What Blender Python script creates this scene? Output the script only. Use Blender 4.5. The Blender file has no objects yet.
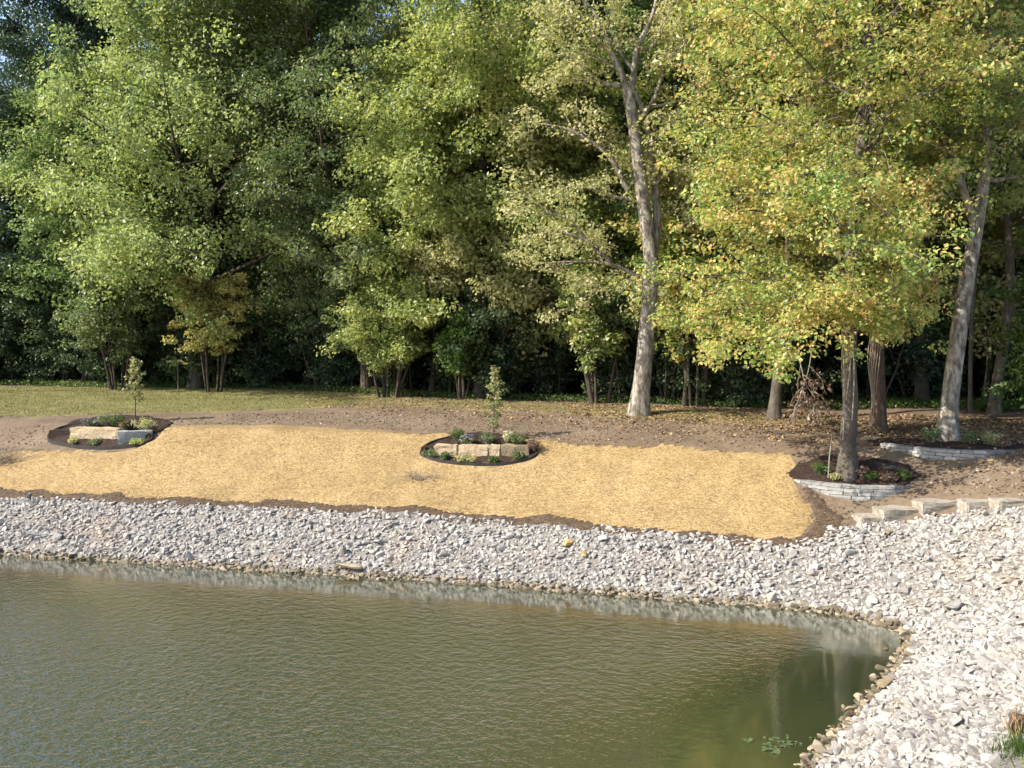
import bpy, bmesh, math, random
import numpy as np
from mathutils import Vector
R = math.radians
scene = bpy.context.scene
COL = scene.collection
# ------------------------------------------------------------------ camera, sky, sun, exposure
F, HCAM, HOR = 900.0, 6.5, 330.0
PITCH = math.atan((384 - HOR) / F)
cam_d = bpy.data.cameras.new('camera')
cam_d.sensor_width = 36.0
cam_d.lens = 36.0 * F / 1024.0
cam_d.clip_end = 3000
cam_o = bpy.data.objects.new('camera', cam_d)
COL.objects.link(cam_o)
cam_o.location = (0, 0, HCAM)
cam_o.rotation_euler = (R(90) - PITCH, 0, 0)
scene.camera = cam_o
SUN_EL, SUN_AZ = R(40), R(-107)          # azimuth clockwise from +Y
world = bpy.data.worlds.new("World")
scene.world = world
world.use_nodes = True
wn = world.node_tree
bg = wn.nodes['Background']
sky = wn.nodes.new('ShaderNodeTexSky')
sky.sky_type = 'NISHITA'
sky.sun_disc = False
sky.sun_elevation = SUN_EL
sky.sun_rotation = SUN_AZ
sky.air_density = 1.0
sky.dust_density = 1.2
wn.links.new(sky.outputs[0], bg.inputs[0])
bg.inputs[1].default_value = 0.15
sun_d = bpy.data.lights.new('sun', 'SUN')
sun_d.energy = 4.8
sun_d.angle = R(0.5)
sun_d.color = (1.0, 0.93, 0.80)
sun_o = bpy.data.objects.new('sun', sun_d)
COL.objects.link(sun_o)
sv = Vector((math.sin(SUN_AZ) * math.cos(SUN_EL), math.cos(SUN_AZ) * math.cos(SUN_EL), math.sin(SUN_EL)))
sun_o.rotation_euler = (-sv).to_track_quat('-Z', 'Y').to_euler()
sun_o.location = (-30, 0, 40)
vs = scene.view_settings
vs.view_transform = 'Standard'
vs.look = 'None'
vs.exposure = 1.1
vs.gamma = 1.0
scene.cycles.max_bounces = 7
scene.cycles.diffuse_bounces = 4
scene.cycles.transmission_bounces = 3
scene.cycles.glossy_bounces = 2
scene.cycles.transparent_max_bounces = 4

# ------------------------------------------------------------------ terrain maths
def ray(px, py):
    v = np.array([(px - 512) / F, 0.0, 0.0]) + np.array([0, math.cos(PITCH), -math.sin(PITCH)]) \
        + (384 - py) / F * np.array([0, math.sin(PITCH), math.cos(PITCH)])
    return v / v[1]                      # per metre of depth

def at_depth(px, py, Y):
    v = ray(px, py)
    return np.array([v[0] * Y, Y, HCAM + v[2] * Y])

def on_plane(px, py, z=0.0):
    v = ray(px, py)
    return at_depth(px, py, (z - HCAM) / v[2])

def catmull(P, n=8):
    P = np.asarray(P, float)
    out = []
    for i in range(len(P) - 1):
        p0, p1, p2, p3 = P[max(i - 1, 0)], P[i], P[i + 1], P[min(i + 2, len(P) - 1)]
        for t in np.linspace(0, 1, n, endpoint=False):
            out.append(0.5 * (2 * p1 + (p2 - p0) * t + (2 * p0 - 5 * p1 + 4 * p2 - p3) * t * t + (3 * p1 - p0 - 3 * p2 + p3) * t ** 3))
    out.append(P[-1])
    return np.array(out)

SHORE_PX = [(0, 553), (100, 560), (200, 566), (350, 575), (500, 585), (650, 597), (750, 604), (820, 611), (870, 619),
            (902, 630), (910, 643), (903, 662), (880, 692), (850, 722), (812, 768)]
shore = [on_plane(*p)[:2] for p in SHORE_PX]
shore = [np.array([-60., 33.]), np.array([-30., 30.0])] + shore + [np.array([3.0, 11.0]), np.array([0.5, 8.5]), np.array([-5, 7.0]), np.array([-20, 6.0]), np.array([-60, 5.0])]
SHORE = catmull(shore, 6)

def in_poly(x, y, P):
    x = np.asarray(x); y = np.asarray(y)
    c = np.zeros(x.shape, bool)
    n = len(P)
    j = n - 1
    for i in range(n):
        xi, yi = P[i][0], P[i][1]
        xj, yj = P[j][0], P[j][1]
        if yi != yj:
            c ^= ((yi > y) != (yj > y)) & (x < (xj - xi) * (y - yi) / (yj - yi) + xi)
        j = i
    return c

def shore_dist(x, y):
    x = np.asarray(x, float); y = np.asarray(y, float)
    best = np.full(x.shape, 1e9)
    for a, b in zip(SHORE[:-1], SHORE[1:]):
        ab = b - a
        t = np.clip(((x - a[0]) * ab[0] + (y - a[1]) * ab[1]) / (ab @ ab), 0, 1)
        best = np.minimum(best, (x - a[0] - t * ab[0]) ** 2 + (y - a[1] - t * ab[1]) ** 2)
    return np.sqrt(best) * np.where(in_poly(x, y, SHORE), -1, 1)

PROF_D = [-30, -4.0, 0.0, 2.5, 3.2, 6.4, 7.5, 13, 18, 40, 90, 3000]
PROF_Z = [-2.2, -1.6, 0.0, 1.26, 1.55, 3.04, 3.16, 3.40, 3.5, 4.2, 7.0, 30.0]

def vnoise(x, y, s, seed):
    x = np.asarray(x) / s + seed * 17.3; y = np.asarray(y) / s - seed * 9.1
    xi = np.floor(x); yi = np.floor(y)
    fx = x - xi; fy = y - yi
    fx = fx * fx * (3 - 2 * fx); fy = fy * fy * (3 - 2 * fy)
    h = lambda a, b: np.modf(np.abs(np.sin(a * 127.1 + b * 311.7 + seed) * 43758.5453))[0]
    return (h(xi, yi) * (1 - fx) + h(xi + 1, yi) * fx) * (1 - fy) + (h(xi, yi + 1) * (1 - fx) + h(xi + 1, yi + 1) * fx) * fy - 0.5

DIPS = []
def height(x, y):
    d = shore_dist(x, y)
    z = np.interp(d, PROF_D, PROF_Z)
    z = z + np.clip(d, 0, 1) * (0.10 * vnoise(x, y, 2.3, 1) + 0.05 * vnoise(x, y, 0.8, 2))
    for mx, my, sx, sy, dz in DIPS:
        z = z - dz * np.exp(-((x - mx) / sx) ** 2 - ((y - my) / sy) ** 2)
    return z

def h1(x, y):
    return float(height(np.array([x]), np.array([y]))[0])

def ground(px, py):
    v = ray(px, py)
    Ys = np.linspace(7, 110, 2600)
    z = HCAM + v[2] * Ys
    hz = height(v[0] * Ys, Ys)
    k = np.argmax(z < hz)
    a, b = (z - hz)[k - 1], (z - hz)[k]
    Y = Ys[k - 1] + (Ys[k] - Ys[k - 1]) * a / (a - b)
    return at_depth(px, py, Y)

def poly_px(pts):
    return np.array([ground(*p)[:2] for p in pts])

for (px_, py_, sx_, sy_, dz_) in [(858, 501, 1.25, 0.55, 0.10), (957, 461, 1.5, 0.6, 0.08)]:
    g_ = ground(px_, py_)
    DIPS.append((g_[0], g_[1], sx_, sy_, dz_))

# ------------------------------------------------------------------ helpers
def tag(o, label=None, cat=None, group=None, kind=None):
    if label: o['label'] = label
    if cat: o['category'] = cat
    if group: o['group'] = group
    if kind: o['kind'] = kind
    return o

def empty(name, loc):
    o = bpy.data.objects.new(name, None)
    o.empty_display_size = 0.3
    o.location = loc
    COL.objects.link(o)
    return o

def mesh_obj(name, verts, faces, mat, parent=None, smooth=False, loc=None):
    """faces: (n,k) array, or list of arrays of different k"""
    me = bpy.data.meshes.new(name)
    verts = np.asarray(verts, np.float32)
    if not isinstance(faces, list):
        faces = [faces]
    faces = [np.asarray(f, np.int32) for f in faces if len(f)]
    loops = np.concatenate([f.ravel() for f in faces])
    sizes = np.concatenate([np.full(len(f), f.shape[1], np.int32) for f in faces])
    me.vertices.add(len(verts)); me.vertices.foreach_set('co', verts.ravel())
    me.loops.add(len(loops)); me.loops.foreach_set('vertex_index', loops)
    me.polygons.add(len(sizes))
    starts = np.concatenate([[0], np.cumsum(sizes)[:-1]]).astype(np.int32)
    me.polygons.foreach_set('loop_start', starts)
    me.polygons.foreach_set('loop_total', sizes)
    me.polygons.foreach_set('use_smooth', np.full(len(sizes), smooth))
    me.update(calc_edges=True)
    me.validate()
    if mat: me.materials.append(mat)
    o = bpy.data.objects.new(name, me)
    COL.objects.link(o)
    if parent: o.parent = parent
    if loc is not None: o.location = loc
    return o

def copy_tree(root, loc, rz=0.0, sc=1.0):
    c = root.copy(); COL.objects.link(c)
    c.location = loc; c.rotation_euler = (0, 0, rz); c.scale = (sc, sc, sc) if np.isscalar(sc) else sc
    for ch in list(root.children):
        k = ch.copy(); COL.objects.link(k); k.parent = c
    return c

class Tubes:
    def __init__(self):
        self.v = []; self.f = []; self.n = 0
    def add(self, P, rad, k=6, flare=None):
        P = np.asarray(P, float); rad = np.asarray(rad, float)
        T = np.gradient(P, axis=0)
        T /= np.linalg.norm(T, axis=1)[:, None] + 1e-9
        ref = np.array([0.31, 0.95, 0.05]) if abs(T[0][2]) > 0.7 else np.array([0.05, 0.1, 1.0])
        U = np.cross(T, ref); U /= np.linalg.norm(U, axis=1)[:, None] + 1e-9
        W = np.cross(T, U)
        a = np.linspace(0, 2 * np.pi, k, endpoint=False)
        ring = (np.cos(a)[None, :, None] * U[:, None, :] + np.sin(a)[None, :, None] * W[:, None, :])
        rr = rad[:, None]
        if flare is not None:
            rr = rad[:, None] * flare(a[None, :], np.arange(len(P))[:, None])
        V = P[:, None, :] + ring * (rr * np.ones((1, k)))[:, :, None]
        m = len(P)
        idx = self.n + np.arange(m * k).reshape(m, k)
        q = np.stack([idx[:-1], np.roll(idx[:-1], -1, 1), np.roll(idx[1:], -1, 1), idx[1:]], -1).reshape(-1, 4)
        self.v.append(V.reshape(-1, 3)); self.f.append(q); self.n += m * k
    def build(self, name, mat, parent=None, smooth=True):
        return mesh_obj(name, np.concatenate(self.v), np.concatenate(self.f), mat, parent, smooth)

def leaf_mesh(rng, cent, rad, per, leaf, flat=0.6, up=0.6, aspect=0.7, droop=0.2):
    """many leaf-sized folded diamonds spread through clumps"""
    cent = np.asarray(cent); rad = np.asarray(rad)
    n = len(cent) * per
    c = np.repeat(cent, per, 0); r = np.repeat(rad, per)
    d = rng.normal(size=(n, 3)); d /= np.linalg.norm(d, axis=1)[:, None]
    off = d * (rng.random(n) ** 0.45)[:, None] * r[:, None]
    off[:, 2] *= flat
    p = c + off
    nrm = d * 0.6 + rng.normal(size=(n, 3)) * 0.55
    nrm[:, 2] += up
    nrm /= np.linalg.norm(nrm, axis=1)[:, None]
    t = rng.normal(size=(n, 3)) + d * 0.6
    t[:, 2] -= droop
    t -= nrm * (t * nrm).sum(1)[:, None]
    t /= np.linalg.norm(t, axis=1)[:, None] + 1e-9
    b = np.cross(nrm, t)
    L = leaf * (0.55 + 0.8 * rng.random(n))[:, None]
    w = L * aspect * 0.5
    fold = nrm * L * 0.12
    V = np.stack([p - t * L * 0.5, p - b * w - fold * 0 + t * L * 0.02 + fold, p + t * L * 0.5, p + b * w + t * L * 0.02 + fold], 1).reshape(-1, 3)
    return V, np.arange(n * 4).reshape(n, 4)

# ------------------------------------------------------------------ materials
def new_mat(name):
    m = bpy.data.materials.new(name); m.use_nodes = True
    nt = m.node_tree; nt.nodes.clear()
    out = nt.nodes.new('ShaderNodeOutputMaterial')
    return m, nt, out

def ramp(nt, fac, stops):
    r = nt.nodes.new('ShaderNodeValToRGB')
    els = r.color_ramp.elements
    while len(els) < len(stops): els.new(0.5)
    for e, (p, c) in zip(els, stops):
        e.position = p; e.color = (*c, 1)
    nt.links.new(fac, r.inputs[0])
    return r.outputs[0]

def noise(nt, scale, detail=4, rough=0.6, vec=None, obj=True, stretch=None):
    tc = nt.nodes.new('ShaderNodeTexCoord')
    v = tc.outputs['Object']
    if stretch:
        mp = nt.nodes.new('ShaderNodeMapping')
        mp.inputs['Scale'].default_value = stretch[:3]
        if len(stretch) > 3: mp.inputs['Rotation'].default_value = (0, 0, stretch[3])
        nt.links.new(v, mp.inputs[0]); v = mp.outputs[0]
    n = nt.nodes.new('ShaderNodeTexNoise')
    n.inputs['Scale'].default_value = scale
    n.inputs['Detail'].default_value = detail
    n.inputs['Roughness'].default_value = rough
    nt.links.new(v, n.inputs['Vector'])
    return n.outputs[0]

def math_n(nt, op, a, b):
    m = nt.nodes.new('ShaderNodeMath'); m.operation = op
    for i, x in enumerate((a, b)):
        if isinstance(x, (int, float)): m.inputs[i].default_value = x
        else: nt.links.new(x, m.inputs[i])
    return m.outputs[0]

def bump(nt, h, dist, strength=1.0):
    b = nt.nodes.new('ShaderNodeBump')
    b.inputs['Distance'].default_value = dist
    b.inputs['Strength'].default_value = strength
    nt.links.new(h, b.inputs['Height'])
    return b.outputs[0]

def surface(name, stops, scale, bump_d=0.02, rough=0.9, detail=6, stretch=None, island=0.0, obj_rand=False, spec=0.2, bscale=None, coarse=0.0):
    m, nt, out = new_mat(name)
    p = nt.nodes.new('ShaderNodeBsdfPrincipled')
    f = noise(nt, scale, detail, 0.65, stretch=stretch)
    fac = f
    if coarse:
        f2 = noise(nt, coarse, 3, 0.5)
        fac = math_n(nt, 'ADD', math_n(nt, 'MULTIPLY', f, 0.55), math_n(nt, 'MULTIPLY', f2, 0.45))
    if island:
        g = nt.nodes.new('ShaderNodeNewGeometry')
        rnd = g.outputs['Random Per Island']
        if obj_rand:
            oi = nt.nodes.new('ShaderNodeObjectInfo')
            rnd = math_n(nt, 'FRACT', math_n(nt, 'ADD', rnd, oi.outputs['Random']), 0)
        fac = math_n(nt, 'ADD', math_n(nt, 'MULTIPLY', fac, 1 - island), math_n(nt, 'MULTIPLY', rnd, island))
    nt.links.new(ramp(nt, fac, stops), p.inputs['Base Color'])
    p.inputs['Roughness'].default_value = rough
    p.inputs['Specular IOR Level'].default_value = spec
    if bump_d:
        h = noise(nt, bscale or scale * 2, detail, 0.65, stretch=stretch)
        nt.links.new(bump(nt, h, bump_d), p.inputs['Normal'])
    nt.links.new(p.outputs[0], out.inputs[0])
    return m

def stain(m, colour, scale, lo, hi, amount):
    nt = m.node_tree
    p = next(n for n in nt.nodes if n.type == 'BSDF_PRINCIPLED')
    src = p.inputs['Base Color'].links[0].from_socket
    mx = nt.nodes.new('ShaderNodeMixRGB')
    f = ramp(nt, noise(nt, scale, 4, 0.6), [(lo, (0, 0, 0)), (hi, (amount,) * 3)])
    nt.links.new(f, mx.inputs[0]); nt.links.new(src, mx.inputs[1]); mx.inputs[2].default_value = (*colour, 1)
    nt.links.new(mx.outputs[0], p.inputs['Base Color'])

def leaf_mat(name, cols, clump=0.6, trans=0.45, island=0.5, rough=0.42, spec=0.45):
    """cols: list of leaf colours, spread over clumps and single leaves"""
    m, nt, out = new_mat(name)
    g = nt.nodes.new('ShaderNodeNewGeometry')
    f = noise(nt, clump, 2, 0.5)
    f = math_n(nt, 'ADD', math_n(nt, 'MULTIPLY', math_n(nt, 'SUBTRACT', f, 0.5), 1.7), 0.5)
    fac = math_n(nt, 'ADD', math_n(nt, 'MULTIPLY', f, 1 - island), math_n(nt, 'MULTIPLY', g.outputs['Random Per Island'], island))
    n = len(cols)
    c = ramp(nt, fac, [(0.12 + 0.76 * i / max(n - 1, 1), cc) for i, cc in enumerate(cols)])
    p = nt.nodes.new('ShaderNodeBsdfPrincipled')
    nt.links.new(c, p.inputs['Base Color'])
    p.inputs['Roughness'].default_value = rough
    p.inputs['Specular IOR Level'].default_value = spec
    t = nt.nodes.new('ShaderNodeBsdfTranslucent')
    gm = nt.nodes.new('ShaderNodeMixRGB'); gm.blend_type = 'MULTIPLY'; gm.inputs[0].default_value = 1.0
    nt.links.new(c, gm.inputs[1]); gm.inputs[2].default_value = (1.45, 1.45, 1.0, 1)
    nt.links.new(gm.outputs[0], t.inputs[0])
    mx = nt.nodes.new('ShaderNodeMixShader')
    mx.inputs[0].default_value = trans
    nt.links.new(p.outputs[0], mx.inputs[1]); nt.links.new(t.outputs[0], mx.inputs[2])
    nt.links.new(mx.outputs[0], out.inputs[0])
    return m

M = {}
M['dirt'] = surface('dirt', [(0.3, (0.080, 0.056, 0.038)), (0.5, (0.139, 0.100, 0.068)), (0.72, (0.213, 0.161, 0.113))], 5.0, 0.03, coarse=0.5, detail=9)
M['dark_dirt'] = surface('dark_dirt', [(0.3, (0.043, 0.028, 0.020)), (0.55, (0.089, 0.061, 0.043)), (0.75, (0.145, 0.102, 0.072))], 7.0, 0.06, detail=9)
M['straw'] = surface('straw', [(0.28, (0.209, 0.139, 0.064)), (0.45, (0.326, 0.226, 0.105)), (0.7, (0.401, 0.288, 0.145))], 9.0, 0.03, detail=8, stretch=(0.5, 1.2, 1), coarse=0.7)
stain(M['straw'], (0.22, 0.155, 0.085), 0.9, 0.55, 0.75, 0.55)
M['straw_fibre'] = surface('straw_fibre', [(0.1, (0.219, 0.148, 0.069)), (0.5, (0.345, 0.243, 0.118)), (0.9, (0.446, 0.335, 0.174))], 3.0, 0, island=0.8)
M['lawn'] = surface('lawn', [(0.3, (0.127, 0.103, 0.047)), (0.48, (0.143, 0.136, 0.047)), (0.7, (0.217, 0.181, 0.085))], 2.6, 0.03, detail=9, coarse=0.35)
M['dry_lawn'] = surface('dry_lawn', [(0.3, (0.119, 0.085, 0.047)), (0.5, (0.178, 0.140, 0.072)), (0.75, (0.246, 0.196, 0.111))], 3.0, 0.03, detail=9, coarse=0.5)
M['blade'] = surface('blade', [(0.1, (0.083, 0.100, 0.026)), (0.5, (0.149, 0.142, 0.045)), (0.9, (0.266, 0.216, 0.098))], 2.0, 0, island=0.75)
M['litter'] = surface('litter', [(0.1, (0.094, 0.052, 0.027)), (0.45, (0.196, 0.125, 0.068)), (0.75, (0.303, 0.209, 0.092)), (0.95, (0.347, 0.251, 0.153))], 2.0, 0, island=0.85)
M['clod'] = surface('clod', [(0.1, (0.072, 0.049, 0.034)), (0.6, (0.163, 0.118, 0.082)), (0.95, (0.347, 0.286, 0.224))], 5.0, 0.01, island=0.8)
M['mulch'] = surface('mulch', [(0.3, (0.015, 0.010, 0.008)), (0.55, (0.043, 0.025, 0.019)), (0.75, (0.076, 0.051, 0.034))], 14.0, 0.05, detail=8)
M['edging'] = surface('edging', [(0.3, (0.02, 0.018, 0.018)), (0.7, (0.045, 0.04, 0.038))], 6.0, 0.004, rough=0.55)
M['rock'] = surface('rock', [(0.08, (0.164, 0.151, 0.138)), (0.3, (0.255, 0.238, 0.221)), (0.55, (0.301, 0.284, 0.262)), (0.8, (0.360, 0.337, 0.311)), (0.93, (0.330, 0.267, 0.211))], 7.0, 0.02, detail=6, island=0.62, obj_rand=True, rough=0.9)
stain(M['rock'], (0.36, 0.25, 0.16), 0.55, 0.54, 0.76, 0.5)
M['stone_dust'] = surface('stone_dust', [(0.3, (0.13, 0.115, 0.10)), (0.55, (0.24, 0.215, 0.19)), (0.75, (0.34, 0.31, 0.28))], 22.0, 0.04, detail=8)
M['wet_rock'] = surface('wet_rock', [(0.2, (0.07, 0.055, 0.035)), (0.5, (0.17, 0.135, 0.09)), (0.85, (0.34, 0.28, 0.20))], 7.0, 0.02, island=0.6, obj_rand=True, rough=0.6)
M['orange_rock'] = surface('orange_rock', [(0.3, (0.360, 0.200, 0.072)), (0.7, (0.480, 0.320, 0.144))], 9.0, 0.02)
M['buff_stone'] = surface('buff_stone', [(0.3, (0.300, 0.217, 0.128)), (0.5, (0.390, 0.300, 0.195)), (0.75, (0.465, 0.390, 0.285))], 5.0, 0.05, detail=8)
M['brown_stone'] = surface('brown_stone', [(0.3, (0.16, 0.12, 0.075)), (0.7, (0.30, 0.235, 0.15))], 6.0, 0.05, detail=8)
M['white_stone'] = surface('white_stone', [(0.3, (0.180, 0.151, 0.115)), (0.5, (0.266, 0.234, 0.191)), (0.8, (0.331, 0.302, 0.259))], 4.0, 0.04, detail=8)
M['grey_block'] = surface('grey_block', [(0.15, (0.167, 0.164, 0.158)), (0.5, (0.260, 0.254, 0.239)), (0.85, (0.347, 0.335, 0.310))], 6.0, 0.03, detail=8, island=0.6)
M['bark_grey'] = surface('bark_grey', [(0.3, (0.040, 0.032, 0.026)), (0.5, (0.100, 0.084, 0.067)), (0.72, (0.180, 0.157, 0.131))], 10.0, 0.05, detail=9, stretch=(1, 1, 0.4), coarse=1.3)
M['bark_pale'] = surface('bark_pale', [(0.33, (0.064, 0.052, 0.040)), (0.47, (0.174, 0.147, 0.117)), (0.62, (0.364, 0.329, 0.282))], 6.5, 0.04, detail=8, stretch=(1, 1, 0.4))
M['bark_brown'] = surface('bark_brown', [(0.3, (0.05, 0.03, 0.02)), (0.55, (0.13, 0.085, 0.06)), (0.75, (0.20, 0.14, 0.10))], 9.0, 0.07, detail=7, stretch=(1, 1, 0.25))
M['bark_dark'] = surface('bark_dark', [(0.3, (0.035, 0.027, 0.02)), (0.6, (0.085, 0.068, 0.052)), (0.8, (0.13, 0.11, 0.085))], 8.0, 0.04, detail=6, stretch=(1, 1, 0.25))
M['twig'] = surface('twig', [(0.3, (0.176, 0.140, 0.104)), (0.7, (0.304, 0.256, 0.208))], 8.0, 0.0)
M['leaf_maple'] = leaf_mat('leaf_maple', [(0.123, 0.176, 0.070), (0.213, 0.276, 0.102), (0.310, 0.360, 0.141), (0.406, 0.426, 0.195)])
M['leaf_green'] = leaf_mat('leaf_green', [(0.082, 0.141, 0.059), (0.143, 0.215, 0.080), (0.218, 0.282, 0.107), (0.317, 0.350, 0.133)])
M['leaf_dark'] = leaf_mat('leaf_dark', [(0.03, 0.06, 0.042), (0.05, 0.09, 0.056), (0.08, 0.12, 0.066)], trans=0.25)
M['leaf_lime'] = leaf_mat('leaf_lime', [(0.151, 0.211, 0.075), (0.246, 0.303, 0.105), (0.341, 0.370, 0.130), (0.425, 0.414, 0.159)])
M['leaf_gold'] = leaf_mat('leaf_gold', [(0.103, 0.176, 0.058), (0.154, 0.239, 0.070), (0.237, 0.312, 0.088), (0.371, 0.395, 0.117), (0.494, 0.436, 0.146), (0.534, 0.374, 0.163), (0.463, 0.260, 0.152)], clump=0.45, island=0.5)
M['leaf_olive'] = leaf_mat('leaf_olive', [(0.214, 0.244, 0.107), (0.333, 0.345, 0.155), (0.439, 0.409, 0.214), (0.511, 0.452, 0.285)])
M['leaf_amber'] = leaf_mat('leaf_amber', [(0.22, 0.25, 0.09), (0.42, 0.38, 0.14), (0.54, 0.44, 0.18)])
M['leaf_dead'] = leaf_mat('leaf_dead', [(0.09, 0.05, 0.03), (0.17, 0.11, 0.075), (0.27, 0.19, 0.14)], trans=0.2)
M['leaf_shrub'] = leaf_mat('leaf_shrub', [(0.078, 0.129, 0.067), (0.134, 0.179, 0.078), (0.207, 0.213, 0.090)])
M['leaf_shaded'] = leaf_mat('leaf_shaded', [(0.035, 0.065, 0.036), (0.06, 0.095, 0.045), (0.10, 0.12, 0.05)])  # underwood leaves, darkened in colour for the shade under the trees
M['leaf_fresh'] = leaf_mat('leaf_fresh', [(0.043, 0.085, 0.024), (0.076, 0.128, 0.028), (0.136, 0.170, 0.048)])
M['petal_lilac'] = leaf_mat('petal_lilac', [(0.180, 0.162, 0.252), (0.270, 0.252, 0.330)], trans=0.2)
M['petal_red'] = leaf_mat('petal_red', [(0.14, 0.02, 0.02), (0.28, 0.05, 0.05)], trans=0.2)
M['petal_white'] = leaf_mat('petal_white', [(0.5, 0.45, 0.33), (0.6, 0.56, 0.46)], trans=0.2)

# water: murky olive body under a rippled reflecting skin
def water_mat():
    m, nt, out = new_mat('pond_water')
    p = nt.nodes.new('ShaderNodeBsdfDiffuse')
    gl = nt.nodes.new('ShaderNodeBsdfGlossy')
    c = ramp(nt, noise(nt, 0.12, 3, 0.5), [(0.3, (0.026, 0.037, 0.014)), (0.7, (0.048, 0.048, 0.023))])
    nt.links.new(c, p.inputs[0])
    gl.inputs['Color'].default_value = (0.95, 0.95, 0.92, 1)
    gl.inputs['Roughness'].default_value = 0.075
    lw = nt.nodes.new('ShaderNodeLayerWeight'); lw.inputs[0].default_value = 0.5
    n1 = noise(nt, 5.2, 3, 0.6, stretch=(0.8, 0.9, 1, R(25)))
    n2 = noise(nt, 12.0, 2, 0.5, stretch=(0.8, 0.9, 1, R(30)))
    at = nt.nodes.new('ShaderNodeAttribute'); at.attribute_name = 'chop'
    h = math_n(nt, 'ADD', math_n(nt, 'MULTIPLY', n1, 1.0), math_n(nt, 'MULTIPLY', n2, 0.4))
    h = math_n(nt, 'MULTIPLY', math_n(nt, 'SUBTRACT', h, 0.7), at.outputs['Fac'])
    bp = bump(nt, h, 0.07)
    nt.links.new(bp, gl.inputs['Normal']); nt.links.new(bp, lw.inputs['Normal'])
    fac = math_n(nt, 'ADD', math_n(nt, 'MULTIPLY', math_n(nt, 'POWER', lw.outputs['Facing'], 2.0), 0.96), 0.01)
    mx = nt.nodes.new('ShaderNodeMixShader')
    nt.links.new(fac, mx.inputs[0]); nt.links.new(p.outputs[0], mx.inputs[1]); nt.links.new(gl.outputs[0], mx.inputs[2])
    nt.links.new(mx.outputs[0], out.inputs[0])
    return m
M['water'] = water_mat()

# ------------------------------------------------------------------ ground, water
def axis(lo, hi, step, far, grow=1.22):
    a = list(np.arange(lo, hi + 1e-6, step))
    s = step
    while a[-1] < far:
        s *= grow; a.append(a[-1] + s)
    s = step
    while a[0] > -far:
        s *= grow; a.insert(0, a[0] - s)
    return np.array(a)
gx = axis(-26, 26, 0.22, 1500); gy = axis(8, 46, 0.22, 1500)
GX, GY = np.meshgrid(gx, gy)
GZ = height(GX.ravel(), GY.ravel()).reshape(GX.shape)
idx = np.arange(GX.size).reshape(GX.shape)
q = np.stack([idx[:-1, :-1], idx[:-1, 1:], idx[1:, 1:], idx[1:, :-1]], -1).reshape(-1, 4)
tag(mesh_obj('ground', np.stack([GX, GY, GZ], -1).reshape(-1, 3), q, M['dirt'], smooth=True), kind='structure')
wx = np.linspace(-60, 12, 145); wy = np.linspace(4, 36, 90)
WX, WY = np.meshgrid(wx, wy); idx = np.arange(WX.size).reshape(WX.shape)
q = np.stack([idx[:-1, :-1], idx[:-1, 1:], idx[1:, 1:], idx[1:, :-1]], -1).reshape(-1, 4)
wo = tag(mesh_obj('water', np.stack([WX, WY, 0 * WX], -1).reshape(-1, 3), q, M['water']), kind='structure')
wd = -shore_dist(WX.ravel(), WY.ravel())                      # wave height dies away towards the sheltered bank
chop = np.clip((wd - 1.5) / 3.5, 0.015, 1.0) * (1 + 0.5 * vnoise(WX.ravel(), WY.ravel(), 5.0, 50))
att = wo.data.attributes.new('chop', 'FLOAT', 'POINT'); att.data.foreach_set('value', chop.astype(np.float32))

def draped(name, P, mat, lift, step=0.14, ragged=0.25, seed=3):
    """a sheet lying on the ground over polygon P, with an uneven edge that tapers down into the soil"""
    x = np.arange(P[:, 0].min() - 0.5, P[:, 0].max() + 0.5, step); y = np.arange(P[:, 1].min() - 0.5, P[:, 1].max() + 0.5, step)
    X, Y = np.meshgrid(x, y)
    jx = X + ragged * 2 * (vnoise(X, Y, 0.9, seed) + 0.6 * vnoise(X, Y, 0.35, seed + 1)); jy = Y + ragged * 2 * (vnoise(X, Y, 0.9, seed + 2) + 0.6 * vnoise(X, Y, 0.35, seed + 3))
    ins = in_poly(jx, jy, P)
    cell = ins[:-1, :-1] | ins[:-1, 1:] | ins[1:, 1:] | ins[1:, :-1]
    Z = height(X.ravel(), Y.ravel()).reshape(X.shape) + np.where(ins, lift + 0.02 * vnoise(X, Y, 0.3, seed + 5), -0.03)
    idx = np.arange(X.size).reshape(X.shape)
    q = np.stack([idx[:-1, :-1], idx[:-1, 1:], idx[1:, 1:], idx[1:, :-1]], -1)[cell]
    used = np.unique(q); re = np.zeros(X.size, int); re[used] = np.arange(len(used))
    return mesh_obj(name, np.stack([X, Y, Z], -1).reshape(-1, 3)[used], re[q], mat, smooth=True)

def scatter(rng, P, n, dens=None):
    lo, hi = P.min(0), P.max(0)
    pts = np.empty((0, 2))
    while len(pts) < n:
        c = lo + rng.random((n * 2, 2)) * (hi - lo)
        k = in_poly(c[:, 0], c[:, 1], P)
        if dens is not None: k &= rng.random(len(c)) < dens(c[:, 0], c[:, 1])
        if not k.any(): break
        pts = np.concatenate([pts, c[k]])
    return pts[:n]

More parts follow.
